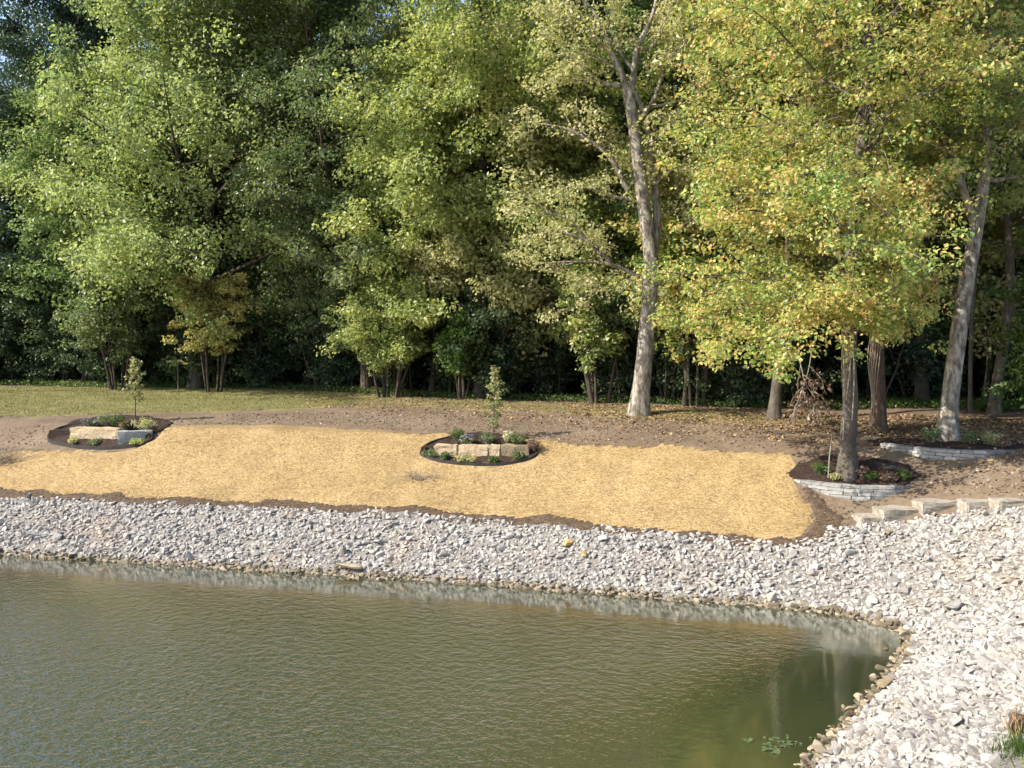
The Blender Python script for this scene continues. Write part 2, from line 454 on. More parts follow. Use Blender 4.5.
def flat_bits(rng, pts, L, W, lift, tilt, up=False):
    n = len(pts)
    z = height(pts[:, 0], pts[:, 1]) + lift
    c = np.stack([pts[:, 0], pts[:, 1], z], 1)
    a = rng.random(n) * 2 * np.pi
    t = np.stack([np.cos(a), np.sin(a), rng.normal(size=n) * tilt], 1)
    b = np.stack([-np.sin(a), np.cos(a), rng.normal(size=n) * tilt], 1)
    if up:
        t[:, :2] *= 0.45; t[:, 2] = 1.0
    l = (L * (0.5 + rng.random(n)))[:, None]; w = (W * (0.6 + 0.8 * rng.random(n)))[:, None]
    if up:
        V = np.stack([c - b * w / 2, c + b * w / 2, c + t * l + b * w * 0.1, c + t * l - b * w * 0.1], 1)
    else:
        V = np.stack([c - t * l / 2, c - b * w / 2, c + t * l / 2, c + b * w / 2], 1)
    return V.reshape(-1, 3), np.arange(n * 4).reshape(n, 4)

rng = np.random.default_rng(11)
STRAW = poly_px([(-140, 478), (-140, 452), (0, 454), (22, 448), (55, 451), (100, 452), (140, 449), (160, 438), (172, 426), (230, 426), (300, 427), (380, 431), (450, 436),
                 (540, 440), (600, 444), (660, 447), (730, 451), (786, 454), (792, 466), (788, 482), (806, 500), (812, 520), (806, 534), (780, 540),
                 (700, 534), (640, 529), (510, 515), (400, 509), (300, 504), (160, 499), (0, 492)])
tag(draped('straw_matting', STRAW, M['straw'], 0.03, 0.14, 0.13), 'golden straw matting spread over the bare bank above the white stones', 'straw', kind='stuff')
pts = scatter(rng, STRAW, 115000)
V, f = flat_bits(rng, pts, 0.085, 0.010, 0.04, 0.14)
tag(mesh_obj('loose_straw', V, f, M['straw_fibre']), 'loose golden straw strands lying on the straw matting', 'straw', kind='stuff')

LAWN = poly_px([(-160, 386), (0, 386), (150, 387), (300, 390), (400, 397), (330, 407), (250, 411), (150, 413), (60, 416), (0, 418), (-160, 422)])
tag(draped('lawn', LAWN, M['lawn'], 0.012, 0.22, 0.5, 9), 'worn green and yellow grass strip along the wood', 'grass', kind='stuff')
DRY = poly_px([(330, 398), (420, 398), (520, 402), (640, 408), (760, 415), (860, 419), (860, 426), (760, 424), (640, 419), (560, 414), (450, 409), (350, 407)])
tag(draped('dry_grass', DRY, M['dry_lawn'], 0.012, 0.2, 0.5, 14), 'thin tan dry grass strip below the dark wood edge', 'grass', kind='stuff')
pts = np.concatenate([scatter(rng, LAWN, 60000), scatter(rng, DRY, 16000)])
V, f = flat_bits(rng, pts, 0.05, 0.018, 0.0, 0.4, up=True)
tag(mesh_obj('grass_blades', V, f, M['blade']), 'short green and straw coloured blades of the worn lawn', 'grass', kind='stuff')
LIT = poly_px([(300, 392), (560, 402), (760, 412), (900, 416), (1060, 420), (1060, 470), (980, 475), (930, 470), (890, 452), (830, 446), (740, 440), (600, 430), (480, 416), (300, 408)])
pts = np.concatenate([scatter(rng, LIT, 5200), scatter(rng, poly_px([(560, 403), (820, 412), (1040, 420), (1040, 440), (860, 436), (700, 424), (560, 414)]), 5200)])
V, f = flat_bits(rng, pts, 0.10, 0.075, 0.025, 0.35)
tag(mesh_obj('fallen_leaves', V, f, M['litter']), 'dry tan and yellow leaves scattered over the dirt under the trees', 'leaves', kind='stuff')

LIP = poly_px([(-140, 476), (0, 490), (80, 494), (160, 498), (300, 503), (400, 508), (510, 514), (640, 528), (740, 537), (790, 541), (812, 533), (818, 520), (812, 505), (800, 490), (806, 486), (830, 505), (845, 520), (838, 538), (800, 550), (740, 546), (640, 537), (510, 523), (400, 517), (300, 512), (160, 507), (80, 502), (0, 500), (-140, 486)])
tag(draped('soil_lip', LIP, M['dark_dirt'], 0.05, 0.08, 0.14, 21), 'crumbly dark brown soil along the lower edge of the straw', 'soil', kind='stuff')
# ------------------------------------------------------------------ riprap
def hull_rock(seed):
    r = random.Random(seed)
    bm = bmesh.new()
    sx, sy, sz = r.uniform(0.9, 1.2), r.uniform(0.7, 0.95), r.uniform(0.5, 0.75)
    for i in range(r.choice((11, 13, 15))):
        v = Vector((r.gauss(0, 1), r.gauss(0, 1), r.gauss(0, 1))).normalized() * r.uniform(0.82, 1.08)
        bm.verts.new((v.x * sx * 0.5, v.y * sy * 0.5, v.z * sz * 0.5))
    res = bmesh.ops.convex_hull(bm, input=bm.verts[:])
    bmesh.ops.delete(bm, geom=[g for g in res['geom_interior'] if isinstance(g, bmesh.types.BMVert)], context='VERTS')
    bmesh.ops.bevel(bm, geom=bm.edges[:], offset=0.022, segments=1, affect='EDGES')
    bmesh.ops.triangulate(bm, faces=bm.faces[:])
    bm.verts.ensure_lookup_table()
    V = np.array([v.co[:] for v in bm.verts]); f = np.array([[v.index for v in fc.verts] for fc in bm.faces])
    bm.free()
    return V, f
ROCKS = [hull_rock(s) for s in range(40, 56)]

RIP_TOP = [(-200, 484), (0, 498), (80, 500), (160, 505), (300, 510), (400, 514), (510, 520), (640, 533), (740, 542), (785, 547), (820, 541), (838, 528), (856, 527), (892, 524), (930, 516), (970, 508), (1024, 505), (1240, 500)]
RIP = np.concatenate([poly_px(RIP_TOP), [[22, 8], [5, 8], [0, 12], [6, 20], [-35, 28]]])
GRASSY = np.concatenate([poly_px([(992, 790), (1006, 752), (1014, 735), (1040, 722), (1100, 715)]), [[14, 9], [6, 9]]])
def rocks_at(rng, step, size, frac, lift):
    x = np.arange(-28, 22, step); y = np.arange(10.5, 33, step)
    X, Y = np.meshgrid(x, y)
    X = (X + rng.uniform(-0.45, 0.45, X.shape) * step).ravel(); Y = (Y + rng.uniform(-0.45, 0.45, Y.shape) * step).ravel()
    d = shore_dist(X, Y)
    # ragged upper edge
    k = in_poly(X + 0.25 * vnoise(X, Y, 0.6, 31), Y + 0.35 * vnoise(X, Y, 0.6, 32), RIP) & (d > -0.30) & ~in_poly(X, Y, GRASSY) & (rng.random(len(X)) < frac)
    k &= (np.abs(X) < 0.60 * Y + 7.0)
    X, Y, d = X[k], Y[k], d[k]
    s = size * np.exp(rng.normal(size=len(X)) * 0.26)
    return np.stack([X, Y, height(X, Y) + lift * s, s, d], 1)
tag(draped('riprap_bed', RIP, M['stone_dust'], 0.035, 0.16, 0.12, 41), 'pale stone dust and chips between the white bank stones', 'gravel', kind='stuff')
rk = np.concatenate([rocks_at(rng, 0.108, 0.155, 1.0, 0.12), rocks_at(rng, 0.125, 0.16, 0.97, 0.26)])
bigger = rng.random(len(rk)) < 0.03
rk[bigger, 3] *= 1.45
def rotm(rng, n):
    a = rng.random(n) * 2 * np.pi
    ax = rng.normal(size=n) * 0.35; ay = rng.normal(size=n) * 0.35
    cz, sz, cx, sx, cy, sy = np.cos(a), np.sin(a), np.cos(ax), np.sin(ax), np.cos(ay), np.sin(ay)
    Rz = np.zeros((n, 3, 3)); Rz[:, 0, 0] = cz; Rz[:, 0, 1] = -sz; Rz[:, 1, 0] = sz; Rz[:, 1, 1] = cz; Rz[:, 2, 2] = 1
    Rx = np.zeros((n, 3, 3)); Rx[:, 0, 0] = 1; Rx[:, 1, 1] = cx; Rx[:, 1, 2] = -sx; Rx[:, 2, 1] = sx; Rx[:, 2, 2] = cx
    Ry = np.zeros((n, 3, 3)); Ry[:, 1, 1] = 1; Ry[:, 0, 0] = cy; Ry[:, 0, 2] = sy; Ry[:, 2, 0] = -sy; Ry[:, 2, 2] = cy
    return Rz @ Ry @ Rx
# in view? -> the 300 that show largest are stones of their own
ppx = 512 + F * rk[:, 0] / rk[:, 1]
ppy = HOR + F * (HCAM - rk[:, 2]) / rk[:, 1]
inview = (ppx > 0) & (ppx < 1020) & (ppy < 768) & (rk[:, 4] > 0.05)
show = np.where(inview & (rk[:, 2] > 0.02), rk[:, 3] / rk[:, 1], 0)
order = np.argsort(-show)
solo = order[:290]
solo_set = np.zeros(len(rk), bool); solo_set[solo] = True
rot = rotm(rng, len(rk)); which = rng.integers(0, len(ROCKS), len(rk))
def merge_rocks(sel):
    vs_, fs_, n = [], [], 0
    for i in sel:
        V, f = ROCKS[which[i]]
        vs_.append(V @ rot[i].T * rk[i, 3] + rk[i, :3]); fs_.append(f + n); n += len(V)
    return np.concatenate(vs_), np.concatenate(fs_)
wet = (~solo_set) & (rk[:, 4] < 0.05 + 0.11 * rng.random(len(rk)))
V, f = merge_rocks(np.where(~solo_set & ~wet)[0])
tag(mesh_obj('riprap', V, f, M['rock']), 'white limestone riprap covering the far bank between straw and water', 'riprap', kind='stuff')
V, f = merge_rocks(np.where(wet)[0])
tag(mesh_obj('wet_riprap', V, f, M['wet_rock']), 'brown stained wet stones along the waterline of the pond', 'riprap', kind='stuff')
# clods and pebbles on the bare soil
BARE = [poly_px([(0, 428), (60, 424), (170, 418), (300, 412), (450, 412), (640, 420), (790, 428), (860, 432), (860, 446), (790, 450), (640, 445), (450, 434), (300, 425), (180, 425), (150, 440), (40, 447), (0, 452)]),
        poly_px([(812, 506), (850, 505), (930, 492), (1024, 496), (1024, 470), (960, 466), (925, 482), (930, 490), (860, 508), (850, 525), (815, 535)]),
        poly_px([(840, 446), (900, 452), (1024, 462), (1024, 430), (880, 432), (840, 436)])]
cl = np.concatenate([scatter(rng, BARE[0], 2600), scatter(rng, BARE[1], 350), scatter(rng, BARE[2], 900)])
vv_, ff_, nn_ = [], [], 0
zc = height(cl[:, 0], cl[:, 1]); rc = rotm(rng, len(cl))
for i in range(len(cl)):
    V, f = ROCKS[i % len(ROCKS)]
    vv_.append(V @ rc[i].T * (0.03 + 0.05 * rng.random() ** 3 + 0.02 * rng.random()) * 1.5 + np.array([cl[i, 0], cl[i, 1], zc[i] + 0.01])); ff_.append(f + nn_); nn_ += len(V)
tag(mesh_obj('soil_clods', np.concatenate(vv_), np.concatenate(ff_), M['clod']), 'small clods and pebbles on the bare brown soil', 'soil', kind='stuff')
pts = scatter(rng, LIP, 3500); more = scatter(rng, BARE[0], 2500)
V, f = flat_bits(rng, np.concatenate([pts, more]), 0.15, 0.010, 0.06, 0.12)
tag(mesh_obj('stray_straw', V, f, M['straw_fibre']), 'stray straw strands lying on the soil round the matting', 'straw', kind='stuff')
proto = []
from mathutils import Matrix
for j, (V, f) in enumerate(ROCKS):
    me = bpy.data.meshes.new('riprap_stone')
    me.from_pydata(V.tolist(), [], f.tolist()); me.materials.append(M['rock']); proto.append(me)
first = None
for n_, i in enumerate(solo):
    if first is None:
        o = first = bpy.data.objects.new('riprap_stone', proto[which[i]])
        tag(o, 'broken white limestone chunk among many on the near right bank', 'stone', 'loose riprap stones on the near right bank')
    else:
        o = first.copy(); o.data = proto[which[i]]
    COL.objects.link(o)
    m4 = Matrix([list(r_) for r_ in rot[i]]).to_4x4()
    o.matrix_world = Matrix.Translation(rk[i, :3].tolist()) @ m4 @ Matrix.Scale(rk[i, 3], 4)
def special_stone(px, py, size, mat, label, seed, squash=0.7):
    g = ground(px, py)
    V, f = ROCKS[seed % len(ROCKS)]
    o = mesh_obj('riprap_stone', V * np.array([size, size * 0.8, size * squash]), f, mat, loc=(g[0], g[1], g[2] + size * 0.22))
    o.rotation_euler = (0.1, -0.1, seed * 0.7)
    return tag(o, label, 'stone')
special_stone(568, 546, 0.42, M['orange_rock'], 'flat orange stone high on the white far bank', 1)
special_stone(585, 557, 0.40, M['orange_rock'], 'squat orange stone lower on the far bank, nearer the water', 2)
special_stone(348, 572, 0.85, M['buff_stone'], 'long tan slab at the waterline of the far bank', 4, 0.35)
special_stone(291, 517, 0.33, M['orange_rock'], 'rusty tan stone at the top of the bank below the straw', 5)
special_stone(888, 536, 0.36, M['brown_stone'], 'dark brown round stone below the pale stone blocks', 3, 0.9)
special_stone(884, 689, 0.62, M['brown_stone'], 'long dark slab at the waterline of the right bank', 6, 0.5)

# ------------------------------------------------------------------ trees
def wobble(rng, P, amp):
    P = np.array(P, float); n = len(P)
    w = rng.normal(size=(n, 3)) * amp
    w[0] = 0
    return P + np.cumsum(w, 0) * 0.6

SLIM = 0.78
class Tree:
    def __init__(self, seed):
        self.rng = np.random.default_rng(seed); self.t = Tubes(); self.c = []; self.r = []
    def clump(self, p, r):
        self.c.append(np.array(p)); self.r.append(r)
    def trunk(self, P, rad, k=12, flare=0.55):
        P = np.asarray(P, float)
        s = np.concatenate([[0], np.cumsum(np.linalg.norm(np.diff(P, axis=0), axis=1))])
        m = max(8, int(s[-1] / 0.35))
        u = np.linspace(0, s[-1], m)
        sm = catmull(P, 10)
        ss = np.concatenate([[0], np.cumsum(np.linalg.norm(np.diff(sm, axis=0), axis=1))]); ss *= s[-1] / ss[-1]
        Q = np.stack([np.interp(u, ss, sm[:, i]) for i in range(3)], 1)
        rad = np.asarray(rad, float) * SLIM
        r = np.interp(u, s, rad)
        if flare:
            r = r * (1 + flare * np.exp(-u / (1.1 * rad[0] + 0.05)))
        Q[0, 2] -= 0.25
        ph = self.rng.random(3) * 6
        jag = lambda a, i: 1 + 0.05 * np.sin(3 * a + ph[0] + i * 0.07) + 0.035 * np.sin(5 * a + ph[1] - i * 0.11) \
            + (0.16 * np.exp(-i / 2.2) * np.sin(4 * a + ph[2]) if flare else 0)
        self.t.add(Q, r, k, jag)
        return Q, r
    def branch(self, p0, dirv, L, r0, level, cr, curve=0.15, leaf_from=0.45, subs=5, droop=0.0, cl_n=3):
        rng = self.rng
        n = 6
        d = np.array(dirv, float); d /= np.linalg.norm(d)
        P = [np.array(p0, float)]
        for i in range(n):
            d = d + rng.normal(size=3) * curve
            d[2] += 0.05 - droop * (i / n)
            d /= np.linalg.norm(d)
            P.append(P[-1] + d * L / n)
        P = np.array(P)
        self.limb(P, r0, level, cr, L, leaf_from, subs, droop, cl_n)
    def limb(self, P, r0, level, cr, L=None, leaf_from=0.45, subs=5, droop=0.0, cl_n=3):
        rng = self.rng
        P = np.asarray(P, float)
        if L is None: L = np.linalg.norm(np.diff(P, axis=0), axis=1).sum()
        n = len(P)
        s = np.linspace(0, 1, n)
        self.t.add(P, np.maximum(r0 * (1 - 0.85 * s), 0.012), 6 if level == 0 else 4)
        for u in np.linspace(leaf_from, 1.0, cl_n):
            q = np.array([np.interp(u, s, P[:, i]) for i in range(3)])
            self.clump(q + rng.normal(size=3) * cr * 0.45, cr * rng.uniform(0.7, 1.15))
        if level < 1:
            for j in range(subs):
                u = 0.25 + 0.72 * (j + rng.random()) / subs
                q = np.array([np.interp(u, s, P[:, i]) for i in range(3)])
                i = min(int(u * (n - 1)), n - 2)
                d = P[i + 1] - P[i]; d /= np.linalg.norm(d)
                side = np.cross(d, [0, 0, 1.0]); side /= np.linalg.norm(side) + 1e-6
                sg = 1 if j % 2 else -1
                ang = rng.uniform(0.6, 1.15)
                nd = d * math.cos(ang) + side * sg * math.sin(ang) + np.array([0, 0, rng.normal() * 0.35])
                self.branch(q, nd, L * rng.uniform(0.26, 0.46) * (1.15 - 0.45 * u) + 0.4, max(r0 * 0.4 * (1 - 0.6 * u), 0.014), level + 1, cr, 0.2, 0.4, 0, droop, cl_n)
    def finish(self, name, base, bark, leafmat, per, leaf, label, cat='tree', group=None, flat=0.6, up=0.6, aspect=0.7, extra=None, droop=0.2):
        root = empty(name, base)
        tag(root, label, cat, group)
        self.t.build('trunk', bark, root)
        if self.c:
            V, f = leaf_mesh(self.rng, self.c, self.r, per, leaf, flat, up, aspect, droop)
            mesh_obj('crown', V, f, leafmat, root)
        return root

def auto_tree(seed, H, r0, lo, Rc, nl, cr=0.75, lean=(0, 0), cut=None, prof=None, droop=0.0, subs=5, cl_n=3, trunk_pts=None, radii=None, keep=None):
    """trunk with limbs all round it; lo = height share where the crown starts"""
    T = Tree(seed); rng = T.rng
    if trunk_pts is None:
        z = np.linspace(0, H, 7)
        P = np.stack([np.cumsum(rng.normal(size=7) * 0.18) + lean[0] * z / H, np.cumsum(rng.normal(size=7) * 0.18) + lean[1] * z / H, z], 1)
        P[0, :2] = 0
        radii = r0 * np.array([1, 0.9, 0.8, 0.66, 0.5, 0.32, 0.1])
    else:
        P = np.asarray(trunk_pts, float)
    Q, r = T.trunk(P, radii)
    zs = Q[:, 2]
    for i in range(nl):
        tt = (i + rng.random()) / nl
        z = H * (lo + (1 - lo) * tt)
        b = np.array([np.interp(z, zs, Q[:, k]) for k in range(3)]); rb = np.interp(z, zs, r)
        az = i * 2.39996 + rng.normal() * 0.25
        el = R(8) + R(62) * tt ** 1.3 + rng.normal() * 0.12
        w = prof(tt) if prof else math.sin(math.pi * (0.2 + 0.75 * tt)) ** 0.7
        L = Rc * w / max(math.cos(el), 0.45) * rng.uniform(0.72, 1.1)
        d = np.array([math.cos(az) * math.cos(el), math.sin(az) * math.cos(el), math.sin(el)])
        if keep is not None and not keep(az, tt): continue
        T.branch(b, d, L, max(rb * 0.45, 0.03), 0, cr, 0.13, 0.5, subs, droop, cl_n)
    return T

def px_path(base, pts, dy=0.0):
    """picture points on the upright plane through the tree's base -> local coordinates (dy: how far behind it)"""
    return np.array([at_depth(p[0], p[1], base[1] + (p[2] if len(p) > 2 else dy)) - base for p in pts])

# --- trees that stand out in the photograph
def hero(px, py, back=0.0):
    g = ground(px, py)
    if back:
        x = g[0] * (g[1] + back) / g[1]; y = g[1] + back
        g = np.array([x, y, h1(x, y)])
    return g

# broad maple at the wood's edge on the left
b = hero(196, 391, 1.6)
T = auto_tree(101, 21, 0.48, 0.17, 8.8, 60, 0.95, subs=7, trunk_pts=px_path(b, [(196, 393), (200, 330), (205, 260), (210, 200), (214, 130), (220, 60), (224, -30), (226, -120)]),
              radii=[0.5, 0.44, 0.4, 0.36, 0.3, 0.22, 0.13, 0.05], prof=lambda t: (math.sin(math.pi * (0.22 + 0.7 * t)) ** 0.8) * (0.85 + 0.25 * math.sin(9 * t)))
T.finish('maple_tree', b, M['bark_dark'], M['leaf_maple'], 110, 0.19, 'broad round green maple, sunlit on its left side, behind the left planting bed', flat=0.9, up=0.45)

# dark tree in the top left corner
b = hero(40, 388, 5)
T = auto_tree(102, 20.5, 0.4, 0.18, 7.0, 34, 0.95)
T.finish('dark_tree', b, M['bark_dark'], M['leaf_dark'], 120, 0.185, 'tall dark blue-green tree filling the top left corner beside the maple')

# dark leaning-limbed tree right of the maple
b = hero(350, 398, 3)
T = auto_tree(103, 19, 0.36, 0.22, 6.4, 34, 0.9, trunk_pts=px_path(b, [(368, 396), (362, 300), (346, 232), (328, 188), (318, 120), (310, 40), (306, -60)]),
              radii=[0.4, 0.36, 0.33, 0.28, 0.2, 0.12, 0.05])
T.limb(px_path(b, [(362, 300), (378, 250), (376, 200), (368, 160), (372, 110), (380, 60)]), 0.2, 0, 0.9)
T.finish('dark_tree', b, M['bark_dark'], M['leaf_shrub'], 120, 0.175, 'dark green tree with a bent black trunk right of the broad maple')

# lime trees in the middle
b = hero(480, 400, 1)
T = auto_tree(104, 23, 0.34, 0.28, 6.3, 46, 0.85)
T.finish('lime_tree', b, M['bark_dark'], M['leaf_lime'], 120, 0.175, 'tall yellow-green tree left of the bare pale trunk', flat=0.85, up=0.45)
b = hero(560, 402, 3.5)
T = auto_tree(105, 21.5, 0.3, 0.22, 6.0, 44, 0.85)
T.finish('lime_tree', b, M['bark_dark'], M['leaf_lime'], 110, 0.175, 'yellow-green treetop showing through the bare limbs of the pale tree')
b = hero(705, 408, 3.5)
T = auto_tree(106, 22, 0.36, 0.2, 6.2, 36, 0.85)
T.finish('woodland_tree', b, M['bark_dark'], M['leaf_green'], 120, 0.175, 'green treetop between the bare pale tree and the golden tree')

# tall pale tree with sparse, bare limbs
b = hero(640, 415)
T = Tree(107)
pp = lambda pts: px_path(b, pts)
T.trunk(pp([(638, 416), (643, 370), (648, 315), (651, 262), (645, 215), (637, 150), (631, 108), (628, 88)]), [0.46, 0.40, 0.37, 0.36, 0.31, 0.28, 0.25, 0.23], 14, 0.4)
T.trunk(pp([(651, 262, 0.1), (657, 228, 0.2), (655, 185, 0.3), (650, 145, 0.3), (643, 112, 0.1), (634, 92, 0)]), [0.25, 0.2, 0.18, 0.16, 0.14, 0.12], 8, 0)
T.trunk(pp([(629, 100), (621, 72), (610, 52), (604, 30), (590, 8), (560, -30)]), [0.19, 0.17, 0.15, 0.12, 0.1, 0.06], 8, 0)
T.trunk(pp([(630, 95), (634, 72), (637, 48), (645, 32), (654, 10), (664, -40)]), [0.19, 0.16, 0.14, 0.12, 0.09, 0.05], 8, 0)
for path, r0, cr, sub in [
        ([(620, 86), (600, 82), (585, 72), (570, 58), (552, 56)], 0.10, 0.5, 5),
        ([(601, 82), (580, 80), (560, 82), (540, 84)], 0.07, 0.5, 4),
        ([(611, 52), (598, 42), (585, 30), (572, 12), (555, -8)], 0.09, 0.6, 5),
        ([(628, 190), (612, 160), (600, 148), (580, 135), (556, 126), (520, 122)], 0.11, 0.55, 6),
        ([(632, 200), (612, 196), (596, 190), (576, 186)], 0.08, 0.45, 4),
        ([(649, 285), (630, 272), (612, 265), (590, 262), (562, 262), (535, 264)], 0.10, 0.55, 6),
        ([(612, 265, -0.6), (598, 248, -1.0), (575, 236, -1.4), (548, 232, -1.6), (522, 240, -1.8)], 0.08, 0.6, 6),
        ([(600, 255, -1), (570, 222, -1.2), (548, 214, -1.5), (520, 214, -1.8)], 0.06, 0.6, 6),
        ([(648, 300, -0.2), (620, 285, -0.6), (598, 290, -1.0), (580, 300, -1.2)], 0.06, 0.5, 4),
        ([(642, 118), (655, 98), (664, 70), (680, 50), (700, 22)], 0.10, 0.5, 5),
        ([(645, 108), (668, 104), (690, 98), (712, 96)], 0.06, 0.4, 4),
        ([(650, 145), (668, 128), (682, 112), (694, 100)], 0.06, 0.45, 4),
        ([(637, 48), (650, 48), (662, 30), (672, 2)], 0.08, 0.5, 5),
        ([(634, 70), (622, 55), (612, 30), (612, 0)], 0.08, 0.5, 5),
        ([(655, 185), (672, 170), (690, 168), (705, 160)], 0.05, 0.45, 4),
        ([(604, 30), (585, 28), (566, 18), (548, 14)], 0.06, 0.6, 5),
        ([(620, 72), (602, 60), (588, 52), (566, 40), (540, 36)], 0.06, 0.6, 5)]:
    T.limb(catmull(pp(path), 3), r0, 0, cr, None, 0.45, sub, 0.03, 3)
T.finish('pale_tree', b, M['bark_pale'], M['leaf_olive'], 38, 0.135, 'tall pale grey tree with a forked trunk and thinning tan leaves, behind the middle bed')

# golden tree rising out of the near stone-walled bed
b = hero(847, 475)
T = Tree(108)
pp = lambda pts: px_path(b, pts)
P = pp([(847, 477), (847.5, 440), (850, 400), (848.5, 355), (853, 300), (852, 250), (858, 195), (864, 120), (868, 40), (872, -40), (876, -130), (880, -220)])
Q, r = T.trunk(P, [0.30, 0.27, 0.265, 0.25, 0.25, 0.23, 0.22, 0.18, 0.14, 0.1, 0.06, 0.03], 14, 0.7)
Hh = Q[-1, 2]
for i in range(88):
    tt = (i + T.rng.random()) / 88
    z = Hh * (0.24 + 0.76 * tt)
    bb = np.array([np.interp(z, Q[:, 2], Q[:, k]) for k in range(3)])
    az = i * 2.39996 + T.rng.normal() * 0.25
    el = R(5) + R(50) * tt + T.rng.normal() * 0.12
    L = 4.2 * (math.sin(math.pi * (0.30 + 0.66 * tt)) ** 0.6) * T.rng.uniform(0.75, 1.1) * (1.12 - 0.22 * math.cos(az))
    if tt < 0.22 and math.cos(az) > -0.3: L *= 0.62
    dr = 0.22 if tt < 0.4 else 0.1
    if tt < 0.34 and math.cos(az) < -0.25: L *= 1.0; dr = 0.26
    T.branch(bb, [math.cos(az) * math.cos(el), math.sin(az) * math.cos(el), math.sin(el)], L, 0.045, 0, 0.52, 0.12, 0.4, 7, dr, 3)
for path, dr in [([(850, 300, 0), (812, 306, -0.4), (765, 318, -0.7), (718, 340, -0.9)], 0.08), ([(851, 285, 0), (800, 296, 0.5), (742, 308, 0.9), (690, 322, 1.1)], 0.08),
                 ([(849, 312, 0), (822, 318, -0.8), (795, 324, -1.3), (768, 338, -1.7)], 0.08), ([(852, 275, 0), (815, 296, 0.8), (780, 314, 1.5), (742, 338, 2.0)], 0.08),
                 ([(851, 298, 0), (838, 308, -1.0), (826, 316, -1.6)], 0.05), ([(852, 270, 0), (870, 290, -0.8), (892, 312, -1.2)], 0.1), ([(852, 290, 0), (880, 306, 0.8), (905, 330, 1.4)], 0.1)]:
    T.limb(catmull(pp(path), 3), 0.045, 0, 0.5, None, 0.35, 7, dr, 4)
root_gold = T.finish('golden_tree', b, M['bark_grey'], M['leaf_gold'], 48, 0.125, 'golden yellow and green tree growing out of the near grey stone-walled bed', droop=0.7)
tw = Tubes(); rt = np.random.default_rng(88)
for k in range(150):
    z = rt.uniform(0.42, 0.95) * Hh
    bb = np.array([np.interp(z, Q[:, 2], Q[:, j]) for j in range(3)])
    a = rt.random() * 6.28; L = rt.uniform(1.0, 3.0)
    p1 = bb + np.array([math.cos(a), math.sin(a), rt.uniform(-0.1, 0.5)]) * L * 0.5 + rt.normal(size=3) * 0.15
    p2 = bb + np.array([math.cos(a), math.sin(a), rt.uniform(-0.5, 0.4)]) * L
    tw.add(catmull([bb, p1, p2], 4), np.linspace(0.016, 0.006, 9), 4)
tw.build('twigs', M['twig'], root_gold)
vine = Tubes()
for k, (x0, x1) in enumerate([(843, 840), (852, 853), (846, 858), (850, 834)]):
    n = 16
    yy = np.linspace(440 - 20 * k, 190 + 8 * k, n)
    xx = np.linspace(x0, x1, n) + 2.0 * np.sin(np.linspace(0, 7 + k, n))
    vine.add(px_path(b, [(x, y, -0.26) for x, y in zip(xx, yy)]), np.full(n, 0.016), 4)
tv = vine.build('vine', M['twig'], root_gold)

# brown-barked tree just behind it
b = hero(879, 430)
T = auto_tree(109, 17, 0.27, 0.40, 3.6, 28, 0.6, trunk_pts=px_path(b, [(879, 431), (878, 380), (876, 330), (873, 250), (872, 170), (876, 90), (880, 0), (884, -80)]),
              radii=[0.30, 0.28, 0.26, 0.24, 0.2, 0.15, 0.09, 0.04], droop=0.1)
root_brown = T.finish('brown_tree', b, M['bark_brown'], M['leaf_lime'], 34, 0.19, 'rough brown trunk between the golden tree and the leaning grey one', droop=0.5)
vine = Tubes()
for k in range(6):
    n = 14
    yy = np.linspace(425 - 6 * k, 300 - 12 * k, n); xx = 870 + 1.6 * k + 2.2 * np.sin(np.linspace(k, 9 + k, n))
    vine.add(px_path(b, [(x, y, -0.27) for x, y in zip(xx, yy)]), np.full(n, 0.014), 4)
vine.build('vine', M['twig'], root_brown)

# leaning grey tree in the far stone-walled bed
b = hero(947, 441)
T = auto_tree(110, 18, 0.33, 0.42, 4.2, 34, 0.65, trunk_pts=px_path(b, [(946, 443), (950, 400), (957, 345), (966, 285), (976, 230), (985, 170), (988, 100), (990, 30), (994, -60), (998, -140)]),
              radii=[0.37, 0.32, 0.30, 0.27, 0.24, 0.2, 0.17, 0.13, 0.08, 0.04], droop=0.08)
T.limb(catmull(px_path(b, [(976, 230), (960, 180), (940, 130), (925, 60), (938, 34), (968, 14)]), 3), 0.13, 0, 0.5)
T.finish('leaning_tree', b, M['bark_pale'], M['leaf_lime'], 60, 0.145, 'grey tree leaning right out of the far stone-walled bed', droop=0.5)

b = hero(775, 419)
T = auto_tree(111, 13, 0.24, 0.42, 3.4, 24, 0.6, trunk_pts=px_path(b, [(774, 420), (777, 385), (781, 345), (786, 290), (790, 220), (793, 150), (795, 80)]),
              radii=[0.27, 0.23, 0.21, 0.19, 0.15, 0.1, 0.04])
T.finish('grey_tree', b, M['bark_grey'], M['leaf_gold'], 32, 0.19, 'short visible grey trunk under the left edge of the golden crown', droop=0.5)
b = hero(994, 413)
T = auto_tree(112, 19, 0.26, 0.30, 4.4, 32, 0.75, trunk_pts=px_path(b, [(993, 414), (999, 370), (1008, 320), (1010, 260), (1006, 180), (1010, 90), (1015, 0), (1015, -90)]),
              radii=[0.27, 0.24, 0.21, 0.2, 0.17, 0.12, 0.08, 0.04])
T.finish('bent_tree', b, M['bark_grey'], M['leaf_green'], 42, 0.21, 'shaded grey trunk bending right at the right edge behind the leaning tree')
b = hero(923, 404, 1)
T = auto_tree(113, 21, 0.3, 0.34, 5.0, 32, 0.8, trunk_pts=px_path(b, [(922, 404), (922, 340), (924, 260), (926, 170), (928, 60), (930, -60)]),
              radii=[0.34, 0.3, 0.28, 0.22, 0.14, 0.05])
